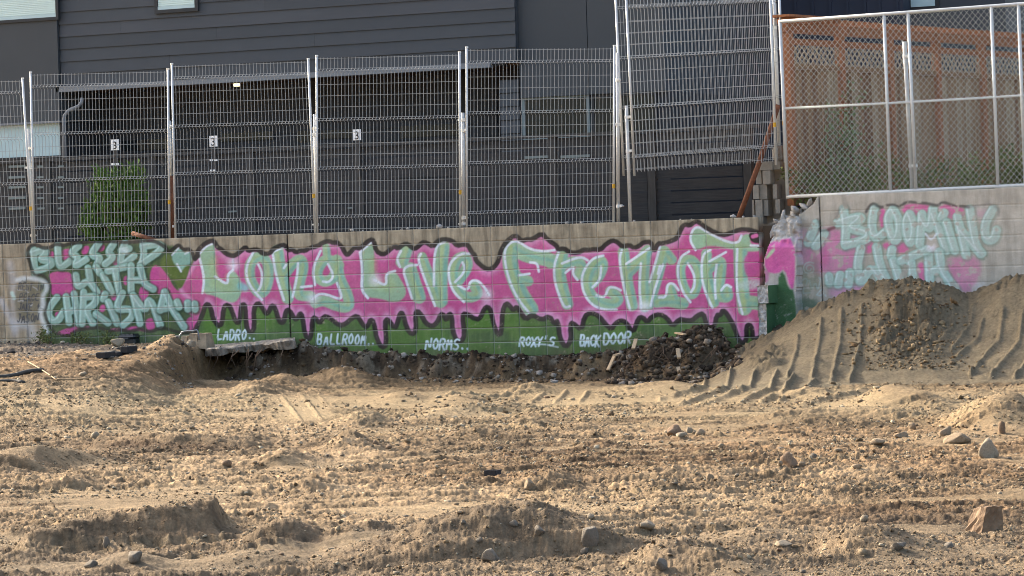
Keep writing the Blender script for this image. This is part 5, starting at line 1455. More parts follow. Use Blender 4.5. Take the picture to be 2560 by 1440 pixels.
# number signs with their lower marks
def text_mesh(name, s, size):
    cu = bpy.data.curves.new(name, 'FONT'); cu.body = s; cu.size = size; cu.extrude = .002; cu.align_x = 'CENTER'; cu.align_y = 'CENTER'
    o = bpy.data.objects.new(name, cu); COL.objects.link(o)
    dg = bpy.context.evaluated_depsgraph_get()
    me = bpy.data.meshes.new_from_object(o.evaluated_get(dg))
    bpy.data.objects.remove(o); bpy.data.curves.remove(cu)
    me.name = name
    return me
three = text_mesh("digit", "3", .17); three.materials.clear(); three.materials.append(M['ink'])
for px, py, mk, lab in ((287, 362, 408, "white sign with a black 3 above the bush"), (533, 353, 398, "white sign with a black 3 behind the panel right of the rusty post"), (892, 337, 0, "white sign with a black 3 behind the third mesh panel")):
    Ys = SY - .10
    a, b = P(px - 10, py - 13, Ys), P(px + 10, py + 13, Ys)
    t = Thing("number_sign", lab, "sign", ((a[0] + b[0]) / 2, Ys, b[2]), "number signs on the slat fence")
    m2 = MB(); m2.box((a[0], Ys, b[2]), (b[0], Ys + .012, a[2])); t.part("plate", m2, M['sign_white'])
    o = t.part_mesh("digit", three, None, loc=((a[0] + b[0]) / 2, Ys - .004, (a[2] + b[2]) / 2 - .015)); o.rotation_euler = (math.pi / 2, 0, 0)
    m2 = MB(); m2.box(((a[0] + b[0]) / 2 - .03, Ys + .013, ZTOP - .5), ((a[0] + b[0]) / 2 + .03, Ys + .03, b[2] + .1)); t.part("backing_strip", m2, M['slat_post'])
    if mk:
        for dx0, dx1, dy in ((-9, -1, 0), (2, 10, 0), (-8, -3, 26), (0, 5, 26)):
            c, d = P(px + dx0, mk + dy, Ys), P(px + dx1, mk + dy + 4.5, Ys)
            m2 = MB(); m2.box((c[0], Ys, d[2]), (d[0], Ys + .012, c[2])); t.part("label_plate", m2, M['sign_white'])

# ------------------------------------------------------------------ navy house behind the cedar fence
YN = 9.5
nh = Thing("navy_house", "dark navy board and batten house above the cedar fence", "house", P(2100, 300, YN))
xa, xb = xF(1690, YN), xF(2262, YN)
m2 = MB(); m2.box((xa, YN, YARD_L), (xb, YN + 6, 11)); nh.part("wall", m2, M['navy'])
x = xa + .1
while x < xb - .05:
    m2 = MB(); m2.box((x - .022, YN - .03, YARD_L + .2), (x + .022, YN + .002, 10.9)); nh.part("batten", m2, M['navy'])
    x += .30 if (int(x * 10) % 7) else .25
xc = xF(2262, YN + .4)
m2 = MB(); m2.box((xc + .003, YN + .4, YARD_L), (xF(2500, YN), YN + 6, 11)); nh.part("side_wall", m2, M['siding'])
a, b = P(2272, -80, YN + .3), P(2335, 14, YN + .3)
m2 = MB(); m2.box((a[0] - .06, YN + .36, b[2] - .06), (b[0] + .06, YN + .402, a[2] + .06)); w = nh.part("window", m2, M['frame_dark'])
m2 = MB(); m2.box((a[0], YN + .345, b[2]), (b[0], YN + .358, a[2])); nh.part("pane", m2, M['frost'], under=w)
YG = 16
m2 = MB(); m2.box((xF(2380, YG), YG, 2), (xF(2520, YG), YG + 5, 8.2)); a0 = MB()
solo("grey_house", m2, M['frame_pale'], "pale grey house wall beyond the navy house at the top right", "house")
# ------------------------------------------------------------------ plants: stems with many small leaves
def leaves_np(centers, size, aspect=3.0, up=None, seed=0):
    rs = np.random.default_rng(seed)
    n = len(centers)
    a = rs.normal(size=(n, 3)); 
    if up is not None: a = a * .55 + np.array(up)
    a /= np.linalg.norm(a, axis=1)[:, None]
    b = np.cross(a, rs.normal(size=(n, 3))); b /= np.linalg.norm(b, axis=1)[:, None]
    L = size * (.6 + .8 * rs.random((n, 1))); Wd = L / aspect
    c = np.asarray(centers)
    nrm = np.cross(a, b)
    V = np.stack([c, c + a * L * .45 + b * Wd * .5 + nrm * L * .06, c + a * L, c + a * L * .45 - b * Wd * .5 + nrm * L * .06], 1).reshape(-1, 3)
    F = np.arange(4 * n).reshape(-1, 4)
    return V, F

def plant(name, label, cat, base, stems, leaf_mat_, size, per, aspect=3.0, stem_r=.006, seed=0, spread=.03, group=None, up=None, crown="leaves"):
    t = Thing(name, label, cat, base, group)
    ms = MB(); C = []
    rs = np.random.default_rng(seed)
    for s in stems:
        s = [np.array(p, float) for p in s]
        ms.tube(s, [stem_r * (1 - .7 * i / (len(s) - 1)) for i in range(len(s))], 5)
        for _ in range(per):
            k = rs.random() ** .8 * (len(s) - 1.001); i = int(k)
            p = s[i] + (s[i + 1] - s[i]) * (k - i)
            C.append(p + rs.normal(size=3) * spread)
    t.part("stems", ms, M['bark'], kind="stuff")
    V, F = leaves_np(np.array(C), size, aspect, up, seed)
    me = mesh_np(crown, V - t.base, F)
    t.part_mesh(crown, me, leaf_mat_, kind="stuff")
    return t
# willow-like bush behind the mesh
rs = np.random.default_rng(5)
base = P(292, 612, .75); base[2] = YARD_L
stems = []
for i in range(56):
    px = rs.uniform(222, 372); hgt = rs.uniform(.6, 1.05) * np.interp(px, [205, 232, 260, 350, 375], [.45, 1.0, 1.2, 1.18, .8])
    if i < 5: px, hgt = rs.uniform(206, 228), rs.uniform(.25, .5)
    Yp = rs.uniform(.5, 1.0)
    b = P(292 + (px - 292) * .6, 612, Yp); b[2] = YARD_L
    tp = P(px, 500, Yp); dx = tp[0] - b[0]
    stems.append([b, b + (dx * .5, rs.normal() * .04, hgt * .5), b + (dx + rs.normal() * .05, rs.normal() * .06, hgt)])
plant("willow_bush", "leafy green willow bush growing behind the wire mesh at the left", "bush", base, stems, M['leaf_bush'], .10, 105, 3.6, .007, 3, .035, up=(0, 0, .8))
# vine on the cedar fence, shrubs at its foot
stems = []
for i in range(22):
    s0 = 1.0 + rs.normal() * .14
    hgt = rs.uniform(.8, 1.9)
    b = cfp(s0 + rs.normal() * .1, YARD_R, .22 + rs.random() * .12)
    stems.append([b, b + np.array([rs.normal() * .08, rs.normal() * .04, hgt * .5]), b + np.array([rs.normal() * .14, rs.normal() * .06, hgt])])
plant("climbing_vine", "pale green climbing plant against the first bay of the cedar fence", "plant", cfp(1.0, YARD_R, .25), stems, M['leaf_vine'], .06, 55, 2.0, .006, 7, .05)
for j, (px, w, hh, n, lab) in enumerate(((2050, 60, .5, 20, "dark weeds at the foot of the cedar fence left of the vine"), (2180, 70, .55, 18, "leafy weeds behind the first chain-link divider"), (2350, 110, .45, 24, "green weeds behind the middle of the chain-link fence"), (2480, 110, .55, 24, "tall hazy weeds behind the right end of the chain-link fence"), (2590, 90, .7, 18, "shrub at the right edge behind the chain link"))):
    stems = []
    b0 = P(px, 478, .6); b0[2] = YARD_R
    for i in range(n):
        Yp = rs.uniform(.3, 1.1); b = P(px + rs.uniform(-w, w), 478, Yp); b[2] = YARD_R - .01
        h_ = hh * rs.uniform(.5, 1.1)
        stems.append([b, b + np.array([rs.normal() * .06, rs.normal() * .05, h_ * .55]), b + np.array([rs.normal() * .16, rs.normal() * .1, h_])])
    plant("weed_clump", lab, "weeds", b0, stems, M['leaf_weed'], .07, 42, 2.6, .005, 20 + j, .05, group="weeds behind the chain-link fence")
for j, (px, py, w, hh, n, lab) in enumerate(((112, 858, 22, .22, 14, "small weeds at the wall foot below the memorial words"), (205, 860, 26, .16, 12, "low weeds at the wall foot between the memorial words and the black case"), (266, 858, 18, .20, 12, "small weeds at the wall foot just left of the black case"))):
    stems = []
    b0 = P(px, py, -.15); b0[2] = H(b0[0], b0[1])
    for i in range(n):
        b = P(px + rs.uniform(-w, w), py, rs.uniform(-.3, -.06)); b[2] = H(b[0], b[1]) - .01
        h_ = hh * rs.uniform(.5, 1.1)
        stems.append([b, b + np.array([rs.normal() * .03, rs.normal() * .03, h_ * .55]), b + np.array([rs.normal() * .08, rs.normal() * .05, h_])])
    plant("weed_clump", lab, "weeds", b0, stems, M['leaf_weed'], .045, 16, 2.6, .003, 40 + j, .03, group="weeds at the wall foot")
# trees far right
def tree(label, base, h, rad, n, seed, size=.28):
    t = Thing("leafy_tree", label, "tree", base, "trees beyond the houses")
    rs = np.random.default_rng(seed)
    b = np.array(base)
    mt = MB(); mt.tube([b, b + (0.1, 0, h * .3), b + (0, .1, h * .62)], [.22, .17, .08], 9)
    cl_ = []
    for i in range(26):
        th = rs.random() * 6.28; rr = rad * math.sqrt(rs.random()) * .85
        zz = h * rs.uniform(.38, .95); f = 1 - abs(zz / h - .62) * 1.1
        c = b + np.array([rr * f * math.cos(th), rr * f * math.sin(th), zz])
        st = b + np.array([0, 0, h * rs.uniform(.28, .6)])
        mt.tube([st, (st + c) / 2 + rs.normal(size=3) * .15, c], [.06, .04, .015], 5)
        cl_.append((c, rad * rs.uniform(.25, .42)))
    t.part("trunk", mt, M['bark'])
    C = []
    for i in range(n):
        c, r_ = cl_[rs.integers(len(cl_))]
        v = rs.normal(size=3); v = v / np.linalg.norm(v) * r_ * rs.random() ** .45
        C.append(c + v)
    V, F = leaves_np(np.array(C), size, 1.8, None, seed)
    t.part_mesh("crown", mesh_np("crown", V - t.base, F), M['leaf_tree'], kind="stuff")
p = P(2475, 300, 13.0); tree("grey-green tree above the right end of the cedar fence", (p[0], 13.0, YARD_R), 6.2, 1.7, 5200, 71, .2)
p = P(2640, 300, 18.0); tree("hazy tree at the picture's top right corner", (p[0], 18.0, YARD_R), 7.5, 2.6, 6000, 72, .24)
# ------------------------------------------------------------------ concrete slab left hanging over the cut
def slab_ground():
    nx, ny = 60, 22
    top = []; bot = []
    for j in range(ny + 1):
        for i in range(nx + 1):
            f = i / nx
            front = -1.30 - .18 * math.sin(f * 9) - .30 * float(fbm(np.array([f * 13.]), np.array([3.0]), 4, 5)[0]) + 0 * float(vnoise(np.array([f * 22]), np.array([3.0]), 5)[0]) + .55 * f
            y = -.04 + (front + .04) * j / ny
            x = P(512 + 226 * f, 866, y)[0]
            zt = np.interp(f, [0, .4, 1], [ztop(500, 872), ztop(600, 866), ztop(742, 852)]) + .03
            nn = float(vnoise(np.array([x * 8]), np.array([y * 8]), 9)[0]) * .03 + float(vnoise(np.array([x * 23]), np.array([y * 23]), 19)[0]) * .014
            edge = max(0, j / ny - .93) * .4
            top.append((x, y, zt + nn - edge)); bot.append((x, y + (.05 if j == ny else 0), zt - .05 - nn * 1.8))
    V = top + bot; n = len(top); w = nx + 1; F = []
    for j in range(ny):
        for i in range(nx):
            a = j * w + i
            F.append((a, a + w, a + w + 1, a + 1)); F.append((n + a, n + a + 1, n + a + w + 1, n + a + w))
    for i in range(nx):
        a = ny * w + i; F.append((a, n + a, n + a + 1, a + 1))
    for j in range(ny):
        a = j * w; F.append((a, n + a, n + a + w, a + w)); a = j * w + nx; F.append((a, a + w, n + a + w, n + a))
    m2 = MB(); m2.add(V, F)
    return solo("concrete_slab", m2, M['slab'], "broken concrete slab edge jutting over the dug hole at the wall foot", "slab")
slab_ground()

def set_on(px, py, depth_hint_z):
    """ground point seen at a pixel: march along the ray to the lot's surface"""
    d = Fv + (px - 1280.0) / FPX * Ri + (720.0 - py) / FPX * Ui
    ts = np.linspace(14, 51, 600)
    pts = CAM[None] + d[None] * (ts / float(np.dot(d, FWD)))[:, None]
    z, _ = ground_eval(pts[:, 0].copy(), pts[:, 1].copy())
    hit = np.nonzero(pts[:, 2] <= z)[0]
    i = hit[0] if len(hit) else len(ts) - 1
    p = pts[i]; p[2] = z[i]
    return p
def sz(p): return depth_of(p) / FPX     # metres per photograph pixel there

# black case
p = set_on(330, 858, 0); s = sz(p)
case = Thing("black_case", "black plastic case lying by the wall foot behind a pale concrete lump", "case", p)
w, d, h = 50 * s, .32, 24 * s
def bev_box(c, w, d, h, b, taper=.0):
    x, y, z = c
    rings = [(0, b), (b, 0), (h - b, taper), (h, taper + b)]
    V = []; 
    for zz, ins in rings:
        hw, hd = w / 2 - ins, d / 2 - ins
        cb = b * 1.2
        V += [(x + sx, y + sy, z + zz) for sx, sy in ((-hw + cb, -hd), (hw - cb, -hd), (hw, -hd + cb), (hw, hd - cb), (hw - cb, hd), (-hw + cb, hd), (-hw, hd - cb), (-hw, -hd + cb))]
    F = []
    for k in range(3):
        for j in range(8): F.append((k * 8 + j, k * 8 + (j + 1) % 8, k * 8 + 8 + (j + 1) % 8, k * 8 + 8 + j))
    F.append(tuple(range(7, -1, -1))); F.append(tuple(24 + j for j in range(8)))
    return V, F
m2 = MB(); m2.add(*bev_box((p[0], p[1], p[2] - .01), w, d, h * .55, .015)); case.part("case_body", m2, M['plastic_black'])
m2 = MB(); m2.add(*bev_box((p[0], p[1], p[2] - .01 + h * .56), w * 1.03, d * 1.05, h * .46, .02, .015)); lid = case.part("case_lid", m2, M['plastic_black'])
m2 = MB(); m2.tube([(p[0] - .06, p[1] - d * .52, p[2] + h * .5), (p[0] - .06, p[1] - d * .62, p[2] + h * .5), (p[0] + .06, p[1] - d * .62, p[2] + h * .5), (p[0] + .06, p[1] - d * .52, p[2] + h * .5)], .012, 6); case.part("handle", m2, M['plastic_black'])
for f in (-.38, -.13, .12, .37):
    m2 = MB(); m2.box((p[0] + f * w - .008, p[1] - d * .5, p[2] + h * 1.005), (p[0] + f * w + .008, p[1] + d * .5, p[2] + h * 1.03)); case.part("lid_rib", m2, M['plastic_black'], under=lid)

def rock(px, py, wpx, hpx, label, material, seed, cat="rock", name="rock", group="rocks on the lot", rot=None, sub=2, dz=.0, shift=(0, 0), tilt=(0, 0)):
    p = set_on(px, py, 0); s = sz(p)
    me = rock_mesh(name, seed, 3 if wpx > 34 else 2, .05 if wpx > 34 else .12); me.materials.append(material)
    o = link(name, me, None)
    o.scale = (wpx * s / 2, wpx * s / 2 * .8, hpx * s / 1.75)
    o.location = (p[0], p[1], H(p[0], p[1]) - hpx * s * .22)
    o.rotation_euler = (tilt[0], tilt[1], rot if rot is not None else seed * 1.1)
    return tag(o, label, cat, group)

M['rock_brown'] = mat('rock_brown', srgb(112, 88, 66), .92, .25, 7, .6, 30, col2=srgb(134, 110, 86))
M['rock_tan'] = mat('rock_tan', srgb(128, 108, 84), .92, .22, 7, .6, 30, col2=srgb(150, 130, 104))
M['rock_grey'] = mat('rock_grey', srgb(102, 92, 80), .92, .22, 8, .6, 30, col2=srgb(124, 114, 100))
M['rock_pale'] = mat('rock_pale', srgb(132, 116, 95), .92, .18, 8, .5, 30, col2=srgb(152, 137, 114))
M['rubble_dark'] = mat('dark_clod', srgb(62, 53, 45), .95, .35, 9, .8, 25, col2=srgb(92, 80, 68))
B, T_, G_, L_ = M['rock_brown'], M['rock_tan'], M['rock_grey'], M['rock_pale']
named = [
    (1690, 1090, 62, 38, "brown boulder with a white slab beside it, right of the lot's centre", B, 101), (1724, 1082, 26, 22, "upright pale slab leaning on the brown boulder", L_, 102), (1703, 1094, 34, 14, "flat white stone in front of the brown boulder", L_, 103), (1752, 1088, 30, 20, "tan stone just right of the brown boulder and white slab", T_, 104),
    (1972, 1162, 56, 48, "large rounded brown boulder right of centre with small stones at its foot", B, 105), (2003, 1166, 20, 18, "small round stone at the right foot of the rounded brown boulder", T_, 106), (1950, 1166, 16, 14, "small tan stone at the left foot of the rounded brown boulder", T_, 107), (2034, 1150, 24, 20, "blue-grey stone right of the rounded brown boulder", G_, 108),
    (2470, 1142, 64, 58, "big pale boulder near the picture's right edge", L_, 110), (2394, 1106, 70, 32, "long tan rock left of the big pale boulder", T_, 111), (2362, 1088, 38, 32, "tan rock behind the long tan rock at the right", T_, 112), (2252, 1094, 52, 22, "low tan rock at the left of the right-hand row", T_, 113), (2192, 1112, 50, 26, "tan mound-shaped rock left of the right-hand row", T_, 114), (2282, 1075, 22, 18, "small round rock behind the right-hand row", T_, 115), (2505, 1085, 24, 40, "pointed brown rock on the mound at the right edge", B, 116),
    (1474, 1372, 52, 62, "pointed grey rock on the right end of the foreground mound", G_, 120), (1462, 1382, 28, 22, "round grey stone at the foot of the pointed grey rock", G_, 121), (1228, 1400, 64, 42, "large grey rock half sunk in the foreground mound", G_, 122), (1285, 1328, 28, 20, "grey stone near the top of the foreground mound", G_, 123), (1350, 1356, 36, 26, "rounded grey stone on the foreground mound left of the pointed rock", G_, 124), (1200, 1378, 24, 16, "small grey stone left of the large sunk grey rock", G_, 125),
    (1324, 1226, 38, 46, "pointed tan rock by a small mound in the middle of the lot", T_, 126), (1338, 1188, 14, 16, "small dark stone on the little mound behind the pointed tan rock", B, 127),
    (240, 1096, 30, 26, "round pale stone at the left end of the dark furrow", L_, 130), (566, 1162, 30, 22, "brown stone below the dark furrow", B, 131), (268, 1368, 22, 32, "upright grey stone on the left foreground ridge", G_, 132), (335, 1408, 56, 34, "grey rock at the bottom left below the ridge", G_, 133), (230, 1418, 36, 22, "dark grey rock at the bottom left corner area", G_, 134),
    (1622, 1334, 54, 26, "low pale rock right of the foreground mound", L_, 135), (1652, 1432, 44, 34, "grey rock on the bottom mound right of centre", G_, 136), (206, 940, 24, 14, "pale stone on the left bench near the black hose", L_, 137), (2246, 1372, 44, 26, "grey rock in the right foreground", G_, 138), (2372, 1368, 30, 20, "dark stone left of the upright brown block's base", G_, 139), (2142, 1172, 30, 14, "flat tan stone right of the blue-grey stone", T_, 140), (1962, 1365, 56, 18, "flat pale stone in the lower right foreground", L_, 141), (1476, 1298, 28, 18, "tilted pale yellow slab fragment right of centre", L_, 142), (1776, 1200, 22, 20, "small tan stone in the right middle of the lot", T_, 143), (940, 1112, 20, 18, "dark stone on the right flank of the left mound", B, 144), (972, 1122, 22, 14, "dark brown stone right of the left mound", B, 145),
    (2162, 1300, 26, 22, "pale stone in the right foreground above the grey rock", L_, 146), (1160, 1318, 20, 16, "grey pebble on the left flank of the foreground mound", G_, 147)]
for (px, py, w_, h_, lab, m_, sd) in named: rock(px, py, w_, h_, lab, m_, sd)
# the upright block
p = set_on(2466, 1328, 0); s = sz(p)
V = [(-.5, -.42, 0), (.42, -.42, 0), (.46, .42, 0), (-.62, .44, 0), (-.26, -.38, .98), (.38, -.38, 1.0), (.38, .36, .96), (-.30, .36, .9)]
import bmesh
bm = bmesh.new()
vv = [bm.verts.new((a * 74 * s, b * 74 * s, c * 72 * s)) for a, b, c in V]
for f in ((0, 3, 2, 1), (4, 5, 6, 7), (0, 1, 5, 4), (1, 2, 6, 5), (2, 3, 7, 6), (3, 0, 4, 7)): bm.faces.new([vv[i] for i in f])
bmesh.ops.subdivide_edges(bm, edges=bm.edges[:], cuts=5, use_grid_fill=True)
bm.normal_update()
for v in bm.verts: v.co += v.normal * (random.random() - .6) * .012
me = bpy.data.meshes.new("stone_block"); bm.to_mesh(me); bm.free(); me.materials.append(B)
o = link("stone_block", me, None, None, (p[0], p[1], p[2] - .02)); o.rotation_euler = (0, .03, math.atan2(RGT[1], RGT[0]) + .45)
tag(o, "upright brown stone block standing alone in the right foreground", "rock", "rocks on the lot")

# pale concrete lumps by the wall
rock(293, 866, 44, 30, "pale blue-grey concrete lump in front of the black case", L_, 150, "concrete chunk", "concrete_lump", "concrete lumps by the wall")
rock(474, 868, 44, 26, "pale concrete lump in front of the chunk with the bent steel bar", L_, 151, "concrete chunk", "concrete_lump", "concrete lumps by the wall")
rock(537, 860, 12, 8, "small pale stone on the broken slab", L_, 152, "concrete chunk", "concrete_lump", "concrete lumps by the wall")
p = set_on(480, 866, 0); p[1] += .12; s = sz(p)
ch = Thing("concrete_chunk", "pale broken concrete chunk with a bent steel bar looped over it", "concrete chunk", p)
for j, (dx, w_, h_) in enumerate(((-28, 26, 24), (-2, 34, 30), (26, 30, 30))):
    m2 = MB(); cx = p[0] + dx * s; hw = w_ * s / 2; hh = h_ * s
    m2.hexa([(cx - hw, p[1] - .14, p[2] - .05), (cx + hw * 1.2, p[1] - .14, p[2] - .05), (cx + hw, p[1] + .14, p[2] - .05), (cx - hw, p[1] + .14, p[2] - .05),
             (cx - hw * .55, p[1] - .06, p[2] + hh), (cx + hw * .5, p[1] - .05, p[2] + hh * .95), (cx + hw * .5, p[1] + .12, p[2] + hh), (cx - hw * .5, p[1] + .12, p[2] + hh)])
    ch.part("chunk_piece", m2, M['rock_pale'])
m2 = MB(); m2.tube([(p[0] + a * s, p[1] - .17, p[2] + b * s) for a, b in ((-34, 6), (-32, 22), (-22, 34), (-8, 37), (10, 36), (20, 39), (24, 34), (26, 14))], .012, 6); ch.part("steel_bar", m2, M['fascia'], smooth=True)
# asphalt pieces on the bench edge
for (px, py, w_, h_, sd, lab) in ((264, 893, 32, 13, 161, "dark asphalt slab fragment left on the bench edge"), (322, 882, 26, 15, 162, "black asphalt lump on the bench edge nearest the dug hole"), (300, 888, 18, 8, 163, "thin asphalt sliver between the two asphalt lumps")):
    p = set_on(px, py, 0); s = sz(p)
    m2 = MB(); m2.add(*bev_box((p[0], p[1], p[2] - .02), w_ * s, .25, h_ * s + .02, .012))
    solo("asphalt_piece", m2, M['asphalt'], lab, "asphalt", group="asphalt pieces on the bench")
# hollow black box in mid-lot
p = set_on(1232, 1190, 0); s = sz(p)
bx = Thing("small_black_box", "small open black box lying alone in the middle of the lot", "box", p)
w_, h_ = 30 * s, 15 * s
for (dx, dy, ww, dd) in ((0, -.05, w_, .008), (0, .05, w_, .008), (-w_ / 2, 0, .008, .1), (w_ / 2, 0, .008, .1)):
    m2 = MB(); m2.box((p[0] + dx - ww / 2, p[1] + dy - dd / 2, p[2] - .01), (p[0] + dx + ww / 2, p[1] + dy + dd / 2, p[2] + h_)); bx.part("side", m2, M['asphalt'])
m2 = MB(); m2.box((p[0] - w_ / 2, p[1] - .05, p[2] - .012), (p[0] + w_ / 2, p[1] + .05, p[2] - .004)); bx.part("bottom", m2, M['asphalt'])
# hoses and sticks at the left
def lay(name, label, cat, pts, r, material, lift=.0, n=8):
    P3 = []
    for a, b in pts:
        p = set_on(a, b, 0); P3.append(p + np.array([0, 0, r * .7 + lift]))
    P3s = smooth_pts(P3, False, 1)
    m2 = MB(); m2.tube(P3s, r, n)
    return solo(name, m2, M[material], label, cat, base=P3[0], smooth=True)
lay("black_hose", "black hose lying on the left bench, cut off by the picture edge", "hose", [(-40, 948), (30, 943), (70, 936), (108, 929)], .027, 'hose', -.012)
lay("black_hose", "second dark hose below the first at the left edge", "hose", [(-40, 962), (20, 952), (60, 958)], .024, 'hose', -.012)
lay("dry_stick", "thin dry stick leaning down the left bench slope", "stick", [(70, 908), (108, 932), (143, 958)], .007, 'stick', .015)
lay("dry_branch", "pale broken branch lying right of the thin stick", "stick", [(142, 952), (180, 950), (222, 950)], .014, 'stick', -.004)

# splintered boards sticking out of the rubble heap
for (a, b, lab) in (((1537, 888), (1520, 925), "splintered grey board sticking out at the heap's left end"), ((1590, 848), (1583, 872), "pale board end standing at the heap's left shoulder"), ((1694, 872), (1698, 895), "short upright pale board in the middle of the heap"), ((1690, 832), (1712, 836), "flat pale board on the heap's crest"), ((1552, 884), (1537, 888), "short splinter bent over the heap's left board"), ((1695, 918), (1698, 932), "small pale board end low on the rubble heap")):
    p0 = P(a[0], a[1], -1.35); p1 = P(b[0], b[1], -1.5)
    m2 = MB(); m2.beam(p0, p1, .05, .02)
    solo("splintered_board", m2, M['wood_pale'], lab, "board", group="boards in the rubble heap")

# ------------------------------------------------------------------ many stones: the largest singly, the rest as gravel
rs = np.random.default_rng(99)
pool = []
for sd in range(6):
    for mm in (B, T_, G_, L_):
        me = rock_mesh("stone", 200 + sd, 1, .16); me.materials.append(mm); pool.append(me)
pos = []
while len(pos) < 215:
    px, py = rs.uniform(-30, 2590), rs.uniform(985, 1438)
    pos.append((px, py))
PXY = np.array([PZ(a, b, .02)[:2] for a, b in pos])
zz, _ = ground_eval(PXY[:, 0].copy(), PXY[:, 1].copy())
for i, ((px, py), (x, y)) in enumerate(zip(pos, PXY)):
    o = link("stone", pool[rs.integers(len(pool))], None)
    d = depth_of((x, y, 0)); s = rs.uniform(9, 17) * d / FPX * .62 * (.75 if py < 1100 else 1.0)
    o.scale = (s * rs.uniform(.8, 1.3), s * rs.uniform(.7, 1.1), s * rs.uniform(.45, .8)); o.location = (x, y, zz[i] - s * .3); o.rotation_euler = (0, 0, rs.uniform(0, 6.28))
    tag(o, "fist-sized stone lying loose on the open dirt", "stone", "loose stones on the dirt lot")

def gravel(name, label, X, Y, size, colors, flat=.6, seed=1, lift=.15, sub=1, jag=.35):
    rs = np.random.default_rng(seed)
    z, _ = ground_eval(X.copy(), Y.copy())
    if sub == 0:
        Vs = np.array([(1, 0, 0), (0, 1, 0), (-1, 0, 0), (0, -1, 0), (0, 0, 1), (0, 0, -1)], float)
        F = np.array([(0, 1, 4), (1, 2, 4), (2, 3, 4), (3, 0, 4), (1, 0, 5), (2, 1, 5), (3, 2, 5), (0, 3, 5)])
    else:
        Vs, F = ico(sub, 500 + seed, .1)
    n, nv = len(X), len(Vs)
    sc = size[:, None] * np.stack([rs.uniform(.7, 1.4, n), rs.uniform(.6, 1.1, n), flat * rs.uniform(.6, 1.3, n)], 1)
    th = rs.uniform(0, 6.28, n); c, s_ = np.cos(th), np.sin(th)
    V = Vs[None] * (1 + (rs.random((n, nv, 1)) - .5) * jag) * sc[:, None, :]
    # random tumble before the yaw
    al = rs.normal(size=n) * .5; ca, sa = np.cos(al), np.sin(al)
    Vy = V[..., 1] * ca[:, None] - V[..., 2] * sa[:, None]; Vz = V[..., 1] * sa[:, None] + V[..., 2] * ca[:, None]
    Vx = V[..., 0] * c[:, None] - Vy * s_[:, None]; Vy2 = V[..., 0] * s_[:, None] + Vy * c[:, None]
    V = np.stack([Vx + X[:, None], Vy2 + Y[:, None], Vz + (z + size * lift)[:, None]], 2).reshape(-1, 3)
    F = (F[None] + (np.arange(n) * nv)[:, None, None]).reshape(-1, 3)
    me = mesh_np(name, V, F, False)
    col = np.array(colors)[rs.integers(len(colors), size=n)] * (.75 + .5 * rs.random((n, 1)))
    color_attr(me, "soil", np.repeat(np.concatenate([col, np.ones((n, 1))], 1), nv, 0))
    o = link(name, me, M['soil'])
    return tag(o, label, "gravel" if False else None, None, "stuff")
def fan_points(n, d0, d1, seed, power=1.0, pmin=-80, pmax=2640):
    rs = np.random.default_rng(seed)
    d = d0 + (d1 - d0) * rs.random(n) ** power
    u = (rs.uniform(pmin, pmax, n) - 1280) / FPX
    r = u * d
    X = CAM[0] + RGT[0] * r + FWD[0] * d; Y = CAM[1] + RGT[1] * r + FWD[1] * d
    k = fbm(X * .9, Y * .9, 3, 77)
    m = (k > .40 + .12 * rs.random(n)) & (Y < -.15)
    return X[m], Y[m], d[m]
tan = [srgb(142, 124, 98), srgb(126, 107, 83), srgb(156, 139, 113), srgb(130, 116, 97), srgb(172, 158, 134), srgb(112, 93, 71)]
X, Y, d = fan_points(9500, 17.5, 42, 301, 1.25)
size = np.random.default_rng(4).lognormal(-.15, .5, len(X)) * .00052 * d
gravel("gravel", "scattered gravel and small clods over the dirt lot", X, Y, np.clip(size, .008, .045), tan, .62, 1)
X, Y, d = fan_points(50000, 17.2, 40, 302, 1.3)
size = np.random.default_rng(6).lognormal(-.1, .45, len(X)) * .00034 * d
gravel("fine_gravel", "fine grit and crumbs strewn over the dirt lot", X, Y, np.clip(size, .004, .022), tan, .7, 2, .1, 0, .5)
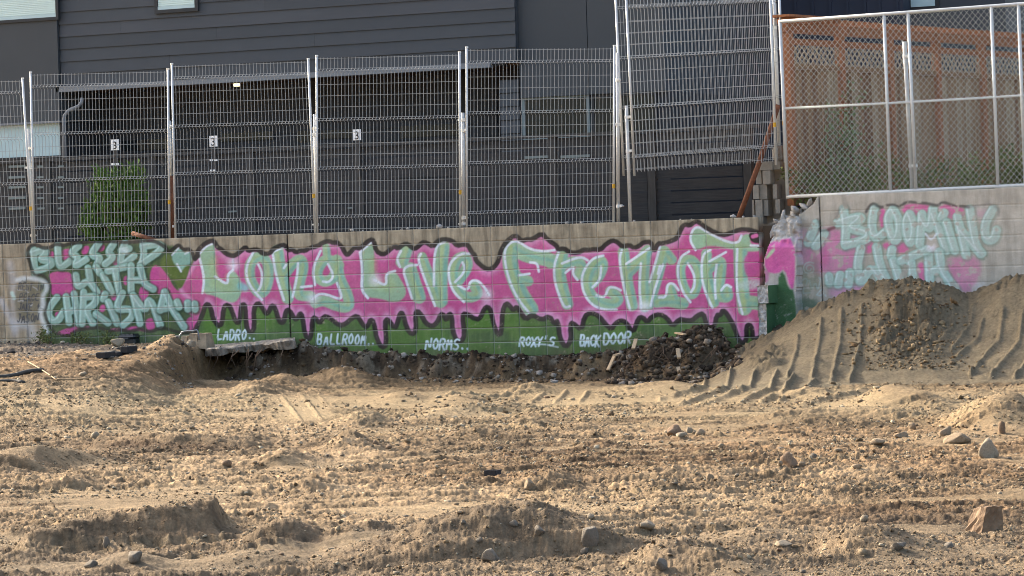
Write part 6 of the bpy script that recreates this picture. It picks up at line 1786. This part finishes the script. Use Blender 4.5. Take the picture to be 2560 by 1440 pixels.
# debris along the dark bank and the rubble heap
rs = np.random.default_rng(55)
n = 2200; px = rs.uniform(560, 1500, n); q = rs.uniform(.08, 1.5, n)
Xc = np.array([P(a, 880, -b)[0] for a, b in zip(px, q)])
dk = [srgb(78, 66, 54), srgb(60, 51, 43), srgb(104, 90, 74), srgb(140, 130, 116), srgb(96, 80, 60), srgb(70, 58, 46), srgb(168, 160, 150)]
gravel("bank_debris", "crumbled soil and stones along the bank at the wall foot", Xc, -q, np.clip(rs.lognormal(0, .6, n) * .018, .005, .055), dk, .7, 3)
n = 2600; px = rs.uniform(1515, 1850, n); q = rs.uniform(.05, 2.0, n)
Xc = np.array([P(a, 880, -b)[0] for a, b in zip(px, q)])
gravel("rubble_debris", "dark rubble, roots and broken concrete heaped before the wall", Xc, -q, np.clip(rs.lognormal(0, .6, n) * .024, .006, .06), [srgb(84, 71, 57), srgb(68, 57, 47), srgb(104, 90, 74), srgb(58, 49, 41), srgb(76, 64, 52), srgb(92, 80, 66), srgb(140, 130, 118)], .7, 5, jag=.6)
n = 1100; px = rs.normal(2270, 75, n); q = rs.uniform(1.0, 2.9, n)
Xc = np.array([P(a, 830, -b)[0] for a, b in zip(px, q)])
gravel("berm_debris", "loose gravel slide on the face of the berm", Xc, -q, rs.lognormal(0, .5, n) * .016, [srgb(140, 116, 84), srgb(120, 98, 72), srgb(160, 138, 106), srgb(108, 92, 72)], .7, 6)
n = 1200; px = rs.uniform(-60, 480, n); q = rs.uniform(.1, 5.5, n)
Xc = np.array([P(a, 870, -b)[0] for a, b in zip(px, q)])
gravel("bench_debris", "crushed asphalt crumbs and stones on the left bench", Xc, -q, rs.lognormal(0, .5, n) * .015, [srgb(110, 104, 98), srgb(78, 74, 70), srgb(150, 146, 138), srgb(60, 56, 54), srgb(180, 168, 148)], .7, 7)
# roots hanging from the cut
mr = MB()
for i in range(26):
    px = rs.uniform(440, 720) if i < 12 else rs.uniform(1530, 1800)
    p0 = P(px, rs.uniform(865, 885), -1.45 if i < 12 else -1.2)
    mr.tube([p0, p0 + np.array([rs.normal() * .06, -.05 - rs.random() * .08, -.10]), p0 + np.array([rs.normal() * .12, -.1, -.2 - rs.random() * .15])], [.008, .006, .003], 5)
solo("hanging_roots", mr, M['bark'], "thin roots hanging from the cut soil along the wall foot", None, kind="stuff")
